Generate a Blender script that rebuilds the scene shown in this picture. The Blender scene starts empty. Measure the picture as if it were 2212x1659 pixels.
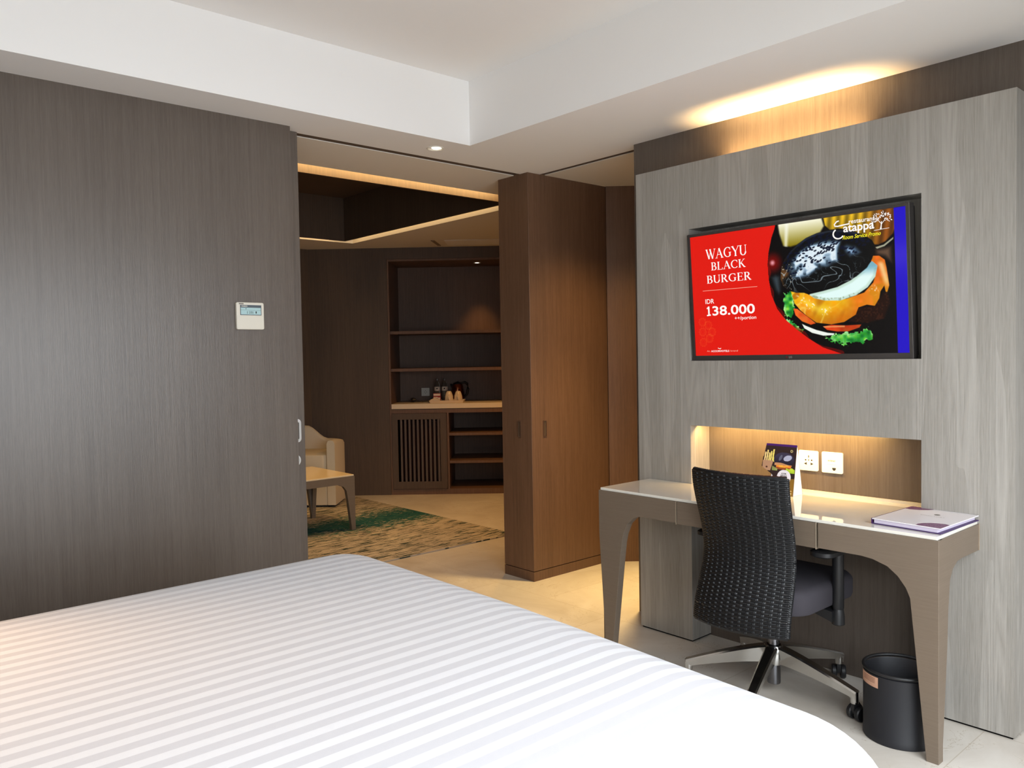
import bpy, bmesh, math, random
import numpy as np
from mathutils import Vector, Matrix

S = bpy.context.scene
COL = S.collection
PI = math.pi

# ------------------------------------------------------------------ camera, world, exposure
cam_d = bpy.data.cameras.new('camera'); cam = bpy.data.objects.new('camera', cam_d); COL.objects.link(cam)
cam_d.sensor_fit = 'HORIZONTAL'; cam_d.sensor_width = 36; cam_d.lens = 28.233; cam_d.clip_start = .03
YAW, PITCH, ROLL = math.radians(48.473), math.radians(-2.0), math.radians(-1.022)
fw = Vector((-math.sin(YAW)*math.cos(PITCH), math.cos(YAW)*math.cos(PITCH), math.sin(PITCH)))
r0 = Vector((math.cos(YAW), math.sin(YAW), 0)); u0 = r0.cross(fw)
rt = r0*math.cos(ROLL) + u0*math.sin(ROLL); up = rt.cross(fw)
mw = Matrix((rt, up, -fw)).transposed().to_4x4(); mw.translation = Vector((1.0171, -3.1386, 1.38))
cam.matrix_world = mw
S.camera = cam
S.view_settings.view_transform = 'Standard'; S.view_settings.look = 'None'
S.view_settings.exposure = 0.0; S.view_settings.gamma = 1.0; S.view_settings.use_curve_mapping = False
S.cycles.max_bounces = 10; S.cycles.diffuse_bounces = 6; S.cycles.glossy_bounces = 5
S.cycles.sample_clamp_indirect = 6.0; S.cycles.caustics_reflective = False; S.cycles.caustics_refractive = False
try: S.cycles.use_denoising = True
except Exception: pass

w = bpy.data.worlds.new('sky'); S.world = w; w.use_nodes = True
w.node_tree.nodes['Background'].inputs[0].default_value = (.80, .90, 1.0, 1)
w.node_tree.nodes['Background'].inputs[1].default_value = 1.0

def area(name, loc, direction, sx, sy, watts, color, long=(1, 0, 0), spread=PI):
    """rectangular lamp shining along direction, its sx side lying along long"""
    l = bpy.data.lights.new(name, 'AREA'); l.shape = 'RECTANGLE'; l.size = sx; l.size_y = sy
    l.energy = watts; l.color = color; l.spread = spread
    o = bpy.data.objects.new(name, l); COL.objects.link(o)
    z = -Vector(direction).normalized(); x = Vector(long); x = (x-z*x.dot(z)).normalized(); y = z.cross(x)
    m = Matrix((x, y, z)).transposed().to_4x4(); m.translation = Vector(loc); o.matrix_world = m
    return o

def spot(name, loc, direction, watts, color, angle, blend=.6, r=.03):
    l = bpy.data.lights.new(name, 'SPOT'); l.energy = watts; l.color = color
    l.spot_size = math.radians(angle); l.spot_blend = blend; l.shadow_soft_size = r
    o = bpy.data.objects.new(name, l); COL.objects.link(o); o.location = loc
    o.rotation_euler = Vector(direction).to_track_quat('-Z', 'Y').to_euler()
    return o

def bulb(name, loc, watts, color, r=.05):
    l = bpy.data.lights.new(name, 'POINT'); l.energy = watts; l.color = color; l.shadow_soft_size = r
    o = bpy.data.objects.new(name, l); COL.objects.link(o); o.location = loc
    return o

WARM = (1.0, .60, .25)
AMBER = (1.0, .50, .15)
# daylight through the bedroom window (wall_right, x = 1.85)
area('window_daylight', (1.80, -2.15, 1.32), (-1, .06, -1.0), 3.3, 2.1, 144, (.87, .94, 1.0), (0, 1, 0), math.radians(158))
# bedside lamp, off to the left at the head of the bed
spot('bedside_reading_lamp_beam', (-1.75, -3.45, 1.30), (.62, .52, -.62), 62, (1.0, .60, .30), 78, 1.0, .05)

# ------------------------------------------------------------------ helpers
def lin(c):
    c = c/255.0
    return c/12.92 if c <= .04045 else ((c+.055)/1.055)**2.4
def rgb(r, g, b): return (lin(r), lin(g), lin(b), 1.0)

def mat(name, color, rough=.6, metal=0.0, spec=.5, emit=None, estr=0.0, coat=0.0):
    m = bpy.data.materials.new(name); m.use_nodes = True
    b = m.node_tree.nodes['Principled BSDF']
    b.inputs['Base Color'].default_value = color; b.inputs['Roughness'].default_value = rough
    b.inputs['Metallic'].default_value = metal; b.inputs['Specular IOR Level'].default_value = spec
    b.inputs['Coat Weight'].default_value = coat
    if emit: b.inputs['Emission Color'].default_value = emit; b.inputs['Emission Strength'].default_value = estr
    return m

class NT:
    def __init__(s, m): s.t = m.node_tree; s.b = s.t.nodes['Principled BSDF']
    def n(s, typ, **kw):
        x = s.t.nodes.new(typ)
        for k, v in kw.items(): setattr(x, k, v)
        return x
    def l(s, a, b): s.t.links.new(a, b)
    def coord(s, scale, rot=(0, 0, 0), which='Object'):
        tc = s.n('ShaderNodeTexCoord'); mp = s.n('ShaderNodeMapping')
        mp.inputs['Scale'].default_value = scale; mp.inputs['Rotation'].default_value = rot
        s.l(tc.outputs[which], mp.inputs['Vector']); return mp.outputs['Vector']
    def noise(s, vec, scale, detail=4, rough=.55, dist=0.0):
        x = s.n('ShaderNodeTexNoise'); x.inputs['Scale'].default_value = scale
        x.inputs['Detail'].default_value = detail; x.inputs['Roughness'].default_value = rough
        x.inputs['Distortion'].default_value = dist
        s.l(vec, x.inputs['Vector']); return x.outputs['Fac']
    def ramp(s, fac, stops):
        x = s.n('ShaderNodeValToRGB'); e = x.color_ramp.elements
        while len(e) < len(stops): e.new(.5)
        for k, (p, c) in enumerate(stops): e[k].position = p; e[k].color = c
        s.l(fac, x.inputs['Fac']); return x.outputs['Color']
    def math(s, op, a, b=None, clamp=False):
        x = s.n('ShaderNodeMath', operation=op); x.use_clamp = clamp
        for i, q in enumerate((a, b)):
            if q is None: continue
            if isinstance(q, (int, float)): x.inputs[i].default_value = q
            else: s.l(q, x.inputs[i])
        return x.outputs[0]
    def mix(s, fac, a, b, mode='MIX'):
        x = s.n('ShaderNodeMix', data_type='RGBA', blend_type=mode)
        if isinstance(fac, (int, float)): x.inputs[0].default_value = fac
        else: s.l(fac, x.inputs[0])
        for i, q in ((6, a), (7, b)):
            if isinstance(q, tuple): x.inputs[i].default_value = q
            else: s.l(q, x.inputs[i])
        return x.outputs[2]
    def bump(s, h, strength=.2, dist=.01):
        x = s.n('ShaderNodeBump'); x.inputs['Strength'].default_value = strength; x.inputs['Distance'].default_value = dist
        s.l(h, x.inputs['Height']); s.l(x.outputs['Normal'], s.b.inputs['Normal'])

def wood(name, c1, c2, c3, rough=.45, grain=1.0, spec=.5, bump=.12):
    """fine straight vertical grain veneer"""
    m = mat(name, c2, rough, spec=spec); t = NT(m)
    a = t.noise(t.coord((95*grain, 95*grain, 2.2)), 1.0, 5, .65)
    b = t.noise(t.coord((5, 5, .35)), 1.0, 2, .5)
    f = t.noise(t.coord((420*grain, 420*grain, 16)), 1.0, 2, .6)
    s = t.math('ADD', t.math('MULTIPLY', a, .50), t.math('ADD', t.math('MULTIPLY', b, .2), t.math('MULTIPLY', f, .30)))
    t.l(t.ramp(s, [(.32, c1), (.5, c2), (.68, c3)]), t.b.inputs['Base Color'])
    t.bump(t.math('ADD', a, f), bump, .004)
    return m

M_wood = wood('dark_grey_brown_veneer', rgb(80, 70, 63), rgb(93, 83, 75), rgb(104, 94, 86), .33)
M_brown = wood('dark_brown_veneer', rgb(86, 62, 46), rgb(104, 76, 57), rgb(118, 88, 68), .46)
M_deep = wood('deep_brown_veneer', rgb(66, 51, 40), rgb(80, 63, 49), rgb(92, 73, 58), .5)

def pale_oak(name):
    m = mat(name, rgb(180, 172, 162), .5, spec=.4); t = NT(m)
    tc = t.n('ShaderNodeTexCoord'); sp = t.n('ShaderNodeSeparateXYZ'); t.l(tc.outputs['Object'], sp.inputs[0])
    k = t.math('FLOOR', t.math('DIVIDE', t.math('ADD', sp.outputs[0], sp.outputs[1]), .225))
    wn = t.n('ShaderNodeTexWhiteNoise', noise_dimensions='1D'); t.l(k, wn.inputs['W'])
    off = t.n('ShaderNodeCombineXYZ'); t.l(t.math('MULTIPLY', wn.outputs['Value'], 9.0), off.inputs[2])
    va = t.n('ShaderNodeVectorMath', operation='ADD'); t.l(tc.outputs['Object'], va.inputs[0]); t.l(off.outputs[0], va.inputs[1])
    def mp(sc):
        x = t.n('ShaderNodeMapping'); x.inputs['Scale'].default_value = sc; t.l(va.outputs[0], x.inputs['Vector']); return x.outputs[0]
    a = t.noise(mp((130, 130, 2.2)), 1.0, 5, .7)
    big = t.noise(mp((9, 9, .45)), 1.0, 1, .4)
    wv = t.n('ShaderNodeTexNoise'); wv.inputs['Scale'].default_value = 1.0; wv.inputs['Detail'].default_value = 1.5
    t.l(mp((11, 11, .55)), wv.inputs['Vector'])
    rings = t.math('PINGPONG', t.math('MULTIPLY', wv.outputs['Fac'], 14.0), .5)     # cathedral figure
    rings = t.math('MULTIPLY', t.math('GREATER_THAN', big, .52), rings)
    f = t.noise(mp((420, 420, 10)), 1.0, 3, .6)
    s = t.math('ADD', t.math('MULTIPLY', a, .34), t.math('ADD', t.math('MULTIPLY', f, .34), t.math('ADD', t.math('MULTIPLY', rings, .30), t.math('MULTIPLY', big, .10))))
    c = t.ramp(s, [(.28, rgb(132, 127, 119)), (.42, rgb(152, 147, 140)), (.60, rgb(164, 159, 152))])
    tint = t.math('ADD', .95, t.math('MULTIPLY', wn.outputs['Value'], .08))
    tv = t.n('ShaderNodeCombineColor'); [t.l(tint, tv.inputs[i]) for i in range(3)]
    t.l(t.mix(1.0, c, tv.outputs[0], 'MULTIPLY'), t.b.inputs['Base Color'])
    t.bump(t.math('ADD', a, t.math('MULTIPLY', rings, .8)), .22, .004)
    return m
M_oak = pale_oak('pale_grey_oak')

def paint(name, c, rough=.85):
    m = mat(name, c, rough, spec=.25); t = NT(m)
    t.bump(t.noise(t.coord((1, 1, 1)), 220, 2), .05, .002); return m
M_white = paint('white_ceiling_paint', rgb(236, 234, 232))
M_wallpaint = paint('off_white_wall_paint', rgb(228, 224, 216))

def stone_floor():
    m = mat('cream_limestone_tiles', rgb(205, 194, 176), .28, spec=.5); t = NT(m)
    v = t.coord((1, 1, 1))
    n1 = t.noise(v, 2.2, 6, .6, .8); n2 = t.noise(v, 3.2, 6, .62, .9)
    c = t.ramp(n1, [(.3, rgb(196, 186, 174)), (.55, rgb(214, 206, 196)), (.75, rgb(226, 220, 212))])
    vein = t.math('ABSOLUTE', t.math('SUBTRACT', n2, .5))
    c = t.mix(t.math('MULTIPLY', t.math('LESS_THAN', vein, .0022), t.math('GREATER_THAN', n1, .5)), c, rgb(184, 170, 152))
    bt = t.n('ShaderNodeTexBrick'); bt.offset = .5; bt.inputs['Scale'].default_value = 1.0
    bt.inputs['Mortar Size'].default_value = .0018; bt.inputs['Brick Width'].default_value = .9; bt.inputs['Row Height'].default_value = .6
    bt.inputs['Color1'].default_value = (1, 1, 1, 1); bt.inputs['Color2'].default_value = (.95, .95, .94, 1); bt.inputs['Mortar'].default_value = (.78, .74, .68, 1)
    t.l(t.coord((1, 1, 1)), bt.inputs['Vector'])
    t.l(t.mix(1.0, c, bt.outputs['Color'], 'MULTIPLY'), t.b.inputs['Base Color'])
    t.bump(t.noise(v, 30, 3), .02, .003)
    return m
M_floor = stone_floor()

M_black = mat('matt_black_plastic', rgb(26, 26, 28), .45)
M_blackmetal = mat('black_coated_metal', rgb(30, 30, 34), .5, spec=.4)
M_alu = mat('polished_aluminium', rgb(196, 194, 190), .16, metal=1.0)
M_steel = mat('brushed_steel', rgb(205, 205, 205), .3, metal=1.0)
M_whiteplastic = mat('white_plastic', rgb(226, 222, 212), .35)
M_cream = mat('cream_plastic', rgb(214, 208, 194), .4)
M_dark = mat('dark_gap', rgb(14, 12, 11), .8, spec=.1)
M_ink = mat('dark_print', rgb(30, 28, 28), .7)
M_glasswhite = mat('white_backpainted_glass', rgb(226, 222, 212), .025, spec=.6, coat=.5)
M_edge = mat('pale_glass_edge', rgb(226, 232, 232), .2)

def desk_lacquer():
    m = mat('taupe_lacquered_veneer', rgb(122, 108, 94), .42, spec=.45); t = NT(m)
    a = t.noise(t.coord((6, 6, 260)), 1.0, 3, .6)
    t.l(t.ramp(a, [(.25, rgb(109, 95, 81)), (.75, rgb(117, 103, 89))]), t.b.inputs['Base Color'])
    t.bump(a, .04, .002); return m
M_taupe = desk_lacquer()

def link(o): COL.objects.link(o)
def thing(name, label, cat, loc=(0, 0, 0), group=None):
    o = bpy.data.objects.new(name, None); link(o); o.location = loc; o.empty_display_size = .05
    o['label'] = label; o['category'] = cat
    if group: o['group'] = group
    return o
def tag(o, label, cat, group=None, kind=None):
    o['label'] = label; o['category'] = cat
    if group: o['group'] = group
    if kind: o['kind'] = kind
    return o
WORLD = {}
def wloc(o): return WORLD.get(o.name, Vector(o.location)) if o else Vector((0, 0, 0))
def obj(name, bm, m, parent=None, smooth=False, bevel=0.0, base=None, seg=2, angle=40):
    """link a bmesh given in world coordinates as ONE mesh object (origin at its parent's base)"""
    bmesh.ops.recalc_face_normals(bm, faces=bm.faces[:])
    me = bpy.data.meshes.new(name)
    o0 = wloc(parent) if parent else Vector(base or (0, 0, 0))
    bmesh.ops.translate(bm, verts=bm.verts[:], vec=-o0)
    if smooth:
        for f in bm.faces: f.smooth = True
    bm.to_mesh(me); bm.free()
    if isinstance(m, (list, tuple)):
        for q in m: me.materials.append(q)
    else: me.materials.append(m)
    o = bpy.data.objects.new(name, me); link(o)
    if parent: o.parent = parent
    else: o.location = o0
    WORLD[o.name] = o0
    if smooth:
        try: me.set_sharp_from_angle(angle=math.radians(angle))
        except Exception: pass
    if bevel:
        b = o.modifiers.new('soft_edges', 'BEVEL'); b.width = bevel; b.segments = seg; b.limit_method = 'ANGLE'; b.angle_limit = math.radians(40)
        b.harden_normals = False
    return o
def struct(name, bm, m, parent=None, **k):
    o = obj(name, bm, m, parent, **k)
    if not parent: o['kind'] = 'structure'
    return o
def B(): return bmesh.new()
def box(bm, x0, x1, y0, y1, z0, z1, mi=0, xf=None):
    v = [bm.verts.new(p if not xf else xf(Vector(p))) for p in ((x0, y0, z0), (x1, y0, z0), (x1, y1, z0), (x0, y1, z0), (x0, y0, z1), (x1, y0, z1), (x1, y1, z1), (x0, y1, z1))]
    for q in ((0, 3, 2, 1), (4, 5, 6, 7), (0, 1, 5, 4), (1, 2, 6, 5), (2, 3, 7, 6), (3, 0, 4, 7)):
        f = bm.faces.new([v[i] for i in q]); f.material_index = mi
    return bm
def prism(bm, pts, axis, a, b, xf=None):
    """polygon pts extruded along axis from a to b (pts are the two other coordinates in x,y,z order)"""
    def p(u, v, c):
        q = {'x': (c, u, v), 'y': (u, c, v), 'z': (u, v, c)}[axis]
        return q if not xf else xf(Vector(q))
    A = [bm.verts.new(p(u, v, a)) for u, v in pts]; Bv = [bm.verts.new(p(u, v, b)) for u, v in pts]
    n = len(pts)
    bm.faces.new(A); bm.faces.new(Bv[::-1])
    for i in range(n): bm.faces.new((A[i], A[(i+1) % n], Bv[(i+1) % n], Bv[i]))
    return bm
def lathe(bm, prof, c, n=32, xf=None, closed=False):
    rings = []
    for r, z in prof:
        if r < 1e-6: rings.append([bm.verts.new((c[0], c[1], c[2]+z))])
        else: rings.append([bm.verts.new((c[0]+r*math.cos(2*PI*k/n), c[1]+r*math.sin(2*PI*k/n), c[2]+z)) for k in range(n)])
    for a, b in zip(rings[:-1], rings[1:]):
        for k in range(n):
            q = [a[k % len(a)], a[(k+1) % len(a)], b[(k+1) % len(b)], b[k % len(b)]]
            q = list(dict.fromkeys(q))
            if len(q) > 2: bm.faces.new(q)
    return bm
def tube(bm, pts, rad, n=10, cap=True, flat=1.0):
    pts = [Vector(p) for p in pts]; rings = []
    for i, p in enumerate(pts):
        d = (pts[min(i+1, len(pts)-1)]-pts[max(i-1, 0)]).normalized()
        a = d.cross(Vector((0, 0, 1)));
        if a.length < 1e-3: a = d.cross(Vector((1, 0, 0)))
        a.normalize(); b = a.cross(d)
        r = rad[i] if isinstance(rad, (list, tuple)) else rad
        rings.append([bm.verts.new(p+(a*math.cos(2*PI*k/n)+b*math.sin(2*PI*k/n)*flat)*r) for k in range(n)])
    for a, b in zip(rings[:-1], rings[1:]):
        for k in range(n): bm.faces.new((a[k], a[(k+1) % n], b[(k+1) % n], b[k]))
    if cap: bm.faces.new(rings[0]); bm.faces.new(rings[-1][::-1])
    return bm
def loft(bm, rings, cap=True):
    R = [[bm.verts.new(p) for p in r] for r in rings]; n = len(R[0])
    for a, b in zip(R[:-1], R[1:]):
        for k in range(n): bm.faces.new((a[k], a[(k+1) % n], b[(k+1) % n], b[k]))
    if cap: bm.faces.new(R[0]); bm.faces.new(R[-1][::-1])
    return bm
def rrect(x0, x1, y0, y1, r, n=6):
    out = []
    for cx, cy, a in ((x1-r, y1-r, 0), (x0+r, y1-r, 90), (x0+r, y0+r, 180), (x1-r, y0+r, 270)):
        for k in range(n+1):
            t = math.radians(a+90*k/n); out.append((cx+r*math.cos(t), cy+r*math.sin(t)))
    return out
def sheet(bm, P, mi=0):
    """grid of points P[i][j] -> quads"""
    V = [[bm.verts.new(p) for p in row] for row in P]
    for i in range(len(V)-1):
        for j in range(len(V[0])-1):
            f = bm.faces.new((V[i][j], V[i+1][j], V[i+1][j+1], V[i][j+1])); f.material_index = mi
    return V
def text_bm(body, h, align='LEFT', spacing=1.0, shear=0.0, depth=.0004, bold=0.0, width=None):
    """flat lettering in the XY plane, cap height h; returns bmesh"""
    c = bpy.data.curves.new('lettering', 'FONT'); c.body = body; c.align_x = align; c.space_character = spacing; c.shear = shear
    c.extrude = 0; c.resolution_u = 3; c.offset = bold
    o = bpy.data.objects.new('lettering', c); COL.objects.link(o)
    dg = bpy.context.evaluated_depsgraph_get(); dg.update()
    me = bpy.data.meshes.new_from_object(o.evaluated_get(dg))
    bm = B(); bm.from_mesh(me)
    bpy.data.objects.remove(o); bpy.data.curves.remove(c); bpy.data.meshes.remove(me)
    k = h/.70
    xs = [v.co.x for v in bm.verts]
    kx = k if width is None or not xs else width/(max(xs)-min(xs))
    ox = min(xs) if (width is not None and xs) else 0
    for v in bm.verts: v.co = Vector(((v.co.x-ox)*kx, v.co.y*k, 0))
    return bm
def place_bm(bm, o, ex, ey):
    ex, ey, o = Vector(ex), Vector(ey), Vector(o)
    for v in bm.verts: v.co = o+ex*v.co.x+ey*v.co.y
    return bm

# ------------------------------------------------------------------ setting
ZC, ZU = 2.479, 2.809
XW = -2.521
D2 = Vector((.6756, .7373, 0)); N2 = Vector((.7373, -.6756, 0)); PD = -5.165   # living-room cabinet wall: along, towards room
def LW(s, t, z):                # s along that wall, t out of it into the room
    return N2*(PD+t)+D2*s+Vector((0, 0, z))
def lwx(v): return LW(v.x, v.y, v.z)

struct('floor', box(B(), -8.2, 2.5, -4.3, 4.0, -.06, 0), M_floor)
# bedroom: left wall (two leaves, the sliding door runs between them)
struct('wall_left', prism(B(), [(XW, -4.1), (XW, -1.3727), (XW-.056, -1.3727), (XW-.056, -3.3), (-2.66, -3.3), (-2.66, -1.36), (-2.72, -1.36), (-2.72, -4.1)], 'z', 0, ZC+.03), M_wood)
door = struct('door_1', box(B(), -2.647, -2.591, -2.75, -1.3014, .008, ZC+.002), M_wood, bevel=.002)
bm = B()
pl = rrect(-1.405, -1.322, .979, 1.092, .018)
pi_ = rrect(-1.393, -1.334, .993, 1.078, .008)
n = len(pl)
A_ = [bm.verts.new((-2.589, u, v)) for u, v in pl]; C_ = [bm.verts.new((-2.586, u, v)) for u, v in pi_]
F_ = [bm.verts.new((-2.592, u, v)) for u, v in pi_]; G_ = [bm.verts.new((-2.5915, u, v)) for u, v in pl]
for i in range(n):
    j = (i+1) % n
    for a, b in ((G_, A_), (A_, C_), (C_, F_)): bm.faces.new((a[i], a[j], b[j], b[i]))
bm.faces.new(F_)
M_satin = mat('satin_nickel', rgb(222, 224, 224), .35, metal=.35)
obj('pull_handle', bm, M_satin, door)['label'] = 'brushed steel recessed pull'
bm = B()
cy, cz = -1.3575, .892
for k in range(28):
    pass
ring = []
for (r, dx) in ((.029, 0.0006), (.029, .004), (.0215, .006), (.0195, .0025), (.012, .0025), (.0105, .006), (.0, .006)):
    ring.append([(-2.591+dx, cy+r*math.cos(2*PI*k/28), cz+r*math.sin(2*PI*k/28)) for k in range(28)])
R = [[bm.verts.new(p) for p in q] for q in ring[:-1]]
for a, b in zip(R[:-1], R[1:]):
    for k in range(28): bm.faces.new((a[k], a[(k+1) % 28], b[(k+1) % 28], b[k]))
bm.faces.new(R[-1])
obj('door_lock', bm, M_satin, door, smooth=True)['label'] = 'round steel lock rose'

# wall behind the desk panel, and the wall that closes the hall beyond it
struct('wall_front', box(B(), -1.737, 2.42, .1855, .50, 0, ZC+.03), M_wood)
struct('wall_hall', prism(B(), [(-1.05, .50), (-.95, .50), (-.95, 2.95), (-4.6, 2.95), (-4.6, 2.85), (-1.05, 2.85)], 'z', 0, ZC+.03), M_brown)
# angled wall beyond the corner post
a0 = Vector((-2.53, .853, 0)); a1 = a0+D2*2.1
struct('wall_passage', prism(B(), [(a0.x, a0.y), (a1.x, a1.y), (a1.x-N2.x*.09, a1.y-N2.y*.09), (a0.x-N2.x*.14, a0.y-N2.y*.14)], 'z', 0, ZC+.02), M_brown)
# corner post: parked sliding leaves, each with a flush pull
post = struct('door_2', box(B(), -2.8126, -2.5407, .165, .95, 0.062, ZC+.03), M_brown, bevel=.002)
obj('plinth', box(B(), -2.8126, -2.5407, .165, .95, 0, .058), M_brown, post)
for nm, P0, ex in (('a', Vector((-2.652, .165, .927)), Vector((1, 0, 0))), ('b', Vector((-2.5407, .276, .930)), Vector((0, 1, 0)))):
    nrm = Vector((0, -1, 0)) if nm == 'a' else Vector((1, 0, 0))
    bm = B()
    hw, hh = .015, .05
    o_ = [(-hw, -hh), (hw, -hh), (hw, hh), (-hw, hh)]; i_ = [(-hw*.62, -hh*.9), (hw*.62, -hh*.9), (hw*.62, hh*.9), (-hw*.62, hh*.9)]
    q0 = [bm.verts.new(P0+ex*u+Vector((0, 0, v))+nrm*.0005) for u, v in o_]
    q1 = [bm.verts.new(P0+ex*u+Vector((0, 0, v))+nrm*.003) for u, v in o_]
    q2 = [bm.verts.new(P0+ex*u+Vector((0, 0, v))+nrm*.003) for u, v in i_]
    q3 = [bm.verts.new(P0+ex*u+Vector((0, 0, v))+nrm*.0006) for u, v in i_]
    for i in range(4):
        j = (i+1) % 4
        for a, b in ((q0, q1), (q1, q2), (q2, q3)): bm.faces.new((a[i], a[j], b[j], b[i]))
    bm.faces.new(q3).material_index = 1
    obj('flush_pull', bm, [mat('bronze_pull', rgb(120, 92, 74), .35, metal=.6), M_deep], post)['label'] = 'slim bronze flush pull'

# back wall, window wall
struct('wall_back', box(B(), -2.8, 2.42, -4.2, -4.1, 0, 2.95), M_wallpaint)
bm = B()
box(bm, 1.85, 2.42, -4.1, -3.85, 0, 2.95); box(bm, 1.85, 2.42, -.45, .1855, 0, 2.95)
box(bm, 1.85, 2.42, -3.85, -.45, 0, .25); box(bm, 1.85, 2.42, -3.85, -.45, 2.4, 2.95)
struct('wall_right', bm, M_wallpaint)
bm = B()
for y in (-3.85, -2.72, -1.6, -.49): box(bm, 1.90, 1.95, y, y+.04, .25, 2.4)
for z in (.25, 2.36): box(bm, 1.90, 1.95, -3.85, -.45, z, z+.04)
struct('window_1', bm, M_whiteplastic)

# ceilings: raised tray over the bed, lower band around it with two door-track slots
bm = B()
prism(bm, [(-2.2775, -4.1), (2.42, -4.1), (2.42, -.4842), (-2.2775, -.4842)], 'z', ZU, ZU+.05)     # raised part
prism(bm, [(-2.607, -4.1), (-2.2775, -4.1), (-2.2775, -.4842), (2.42, -.4842), (2.42, .2674), (-2.607, .2674)], 'z', ZC, ZU+.05)
struct('ceiling', bm, M_white)
bm = B()     # lintel between the door track and the living-room coffer
prism(bm, [(-3.155, -4.1), (-2.6645, -4.1), (-2.6645, .3105), (-2.6645, .85), (-3.155, .85)], 'z', ZC, ZC+.06)
prism(bm, [(-2.66, .3105), (-.9, .3105), (-.9, 3.0), (-2.66, 3.0)], 'z', ZC, ZC+.06)
prism(bm, [(-8.2, .85), (-2.66, .85), (-2.66, 3.0), (-8.2, 3.0)], 'z', ZC, ZC+.06)
prism(bm, [(-8.2, -4.1), (-5.742, -4.1), (-5.742, .85), (-8.2, .85)], 'z', ZC, ZC+.06)
prism(bm, [(-5.742, -4.1), (-3.155, -4.1), (-3.155, -2.6), (-5.742, -2.6)], 'z', ZC, ZC+.06)
struct('ceiling_living', bm, paint('living_ceiling_paint', rgb(222, 214, 202)))
struct('trim_1', box(B(), -2.6645, -2.607, -4.1, .2674, ZC+.004, ZC+.05), M_deep)      # inside of the door tracks
struct('trim_2', box(B(), -2.6645, -1.737, .2674, .3105, ZC+.004, ZC+.05), M_deep)
struct('ceiling_slab', box(B(), -8.3, 2.5, -4.3, 4.1, 2.95, 3.0), M_white)
# timber coffer hung in the opening
bm = B()
box(bm, -5.60, -5.58, -2.45, .687, 2.469, 2.86); box(bm, -3.323, -3.303, -2.45, .687, 2.469, 2.86)
box(bm, -5.58, -3.323, .667, .687, 2.469, 2.86); box(bm, -5.58, -3.323, -2.45, -2.43, 2.469, 2.86)
box(bm, -5.60, -3.303, -2.45, .687, 2.86, 2.88)
struct('ceiling_coffer', bm, M_deep)

# living-room cabinet wall
SL, SR, ZO = -2.9985, -1.35, 2.367
bm = B()
box(bm, -3.785, SL, -.7, 0, 0, ZC+.02, xf=lwx); box(bm, SL, SR, -.12, 0, ZO, ZC+.02, xf=lwx); box(bm, SR, .3, -.7, 0, 0, ZC+.02, xf=lwx)
struct('wall_living', bm, M_deep)
c0 = LW(-3.785, 0, 0)
struct('wall_living_side', prism(B(), [(c0.x, c0.y+.02), (c0.x, .60), (-7.2, .60), (-7.2, .70), (c0.x-.12, .70), (c0.x-.12, c0.y+.1)], 'z', 0, ZC+.02), M_deep)
struct('wall_living_far', box(B(), -7.3, -7.2, -4.1, .70, 0, ZC+.02), M_deep)
struct('wall_living_back', box(B(), -8.2, -2.72, -4.3, -4.1, 0, 2.95), M_deep)

# ------------------------------------------------------------------ desk wall panel
XL, XR, ZT = -1.573, .096, 2.2658
bm = B()
def panel_front(bm, y, xs, zs, hole):
    for i in range(len(xs)-1):
        for j in range(len(zs)-1):
            if hole(i, j): continue
            bm.faces.new([bm.verts.new(p) for p in ((xs[i], y, zs[j]), (xs[i+1], y, zs[j]), (xs[i+1], y, zs[j+1]), (xs[i], y, zs[j+1]))])
xs = [XL, -1.260, -.216, XR]; zs = [.008, 1.0375, 1.342, 1.958, ZT]
panel_front(bm, 0, xs, zs, lambda i, j: i == 1 and j in (0, 2))
yb = .182
def q(*p): bm.faces.new([bm.verts.new(v) for v in p])
q((XL, 0, .008), (XL, yb, .008), (XL, yb, ZT), (XL, 0, ZT)); q((XR, 0, .008), (XR, yb, .008), (XR, yb, ZT), (XR, 0, ZT))
q((XL, 0, ZT), (XR, 0, ZT), (XR-.02, .02, ZT), (XL+.02, .02, ZT)); q((XL, 0, ZT), (XL+.02, .02, ZT), (XL+.02, yb, ZT), (XL, yb, ZT)); q((XR, 0, ZT), (XR-.02, .02, ZT), (XR-.02, yb, ZT), (XR, yb, ZT))
q((XL+.02, .02, ZT), (XR-.02, .02, ZT), (XR-.02, .02, 2.15), (XL+.02, .02, 2.15)); q((XL+.02, .02, 2.15), (XR-.02, .02, 2.15), (XR-.02, yb, 2.15), (XL+.02, yb, 2.15))
q((XL+.02, .02, ZT), (XL+.02, yb, ZT), (XL+.02, yb, 2.15), (XL+.02, .02, 2.15)); q((XR-.02, .02, ZT), (XR-.02, yb, ZT), (XR-.02, yb, 2.15), (XR-.02, .02, 2.15))
for x in (-1.260, -.216): q((x, 0, .008), (x, .15, .008), (x, .15, 1.0375), (x, 0, 1.0375))
q((-1.260, 0, 1.0375), (-.216, 0, 1.0375), (-.216, .15, 1.0375), (-1.260, .15, 1.0375))
for x in (-1.260, -.216): q((x, 0, 1.342), (x, .11, 1.342), (x, .11, 1.958), (x, 0, 1.958))
for z in (1.342, 1.958): q((-1.260, 0, z), (-.216, 0, z), (-.216, .11, z), (-1.260, .11, z))
q((-1.260, .11, 1.342), (-.216, .11, 1.342), (-.216, .11, 1.958), (-1.260, .11, 1.958))
q((XL, 0, .008), (-1.26, 0, .008), (-1.26, yb, .008), (XL, yb, .008)); q((-.216, 0, .008), (XR, 0, .008), (XR, yb, .008), (-.216, yb, .008))
bmesh.ops.remove_doubles(bm, verts=bm.verts[:], dist=1e-5)
pt = thing('wall_cladding_panel', 'tall pale grey oak wall panel with television recess and desk niche', 'wall panel', (-.74, .1, 0))
obj('facing', bm, M_oak, pt)
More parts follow.
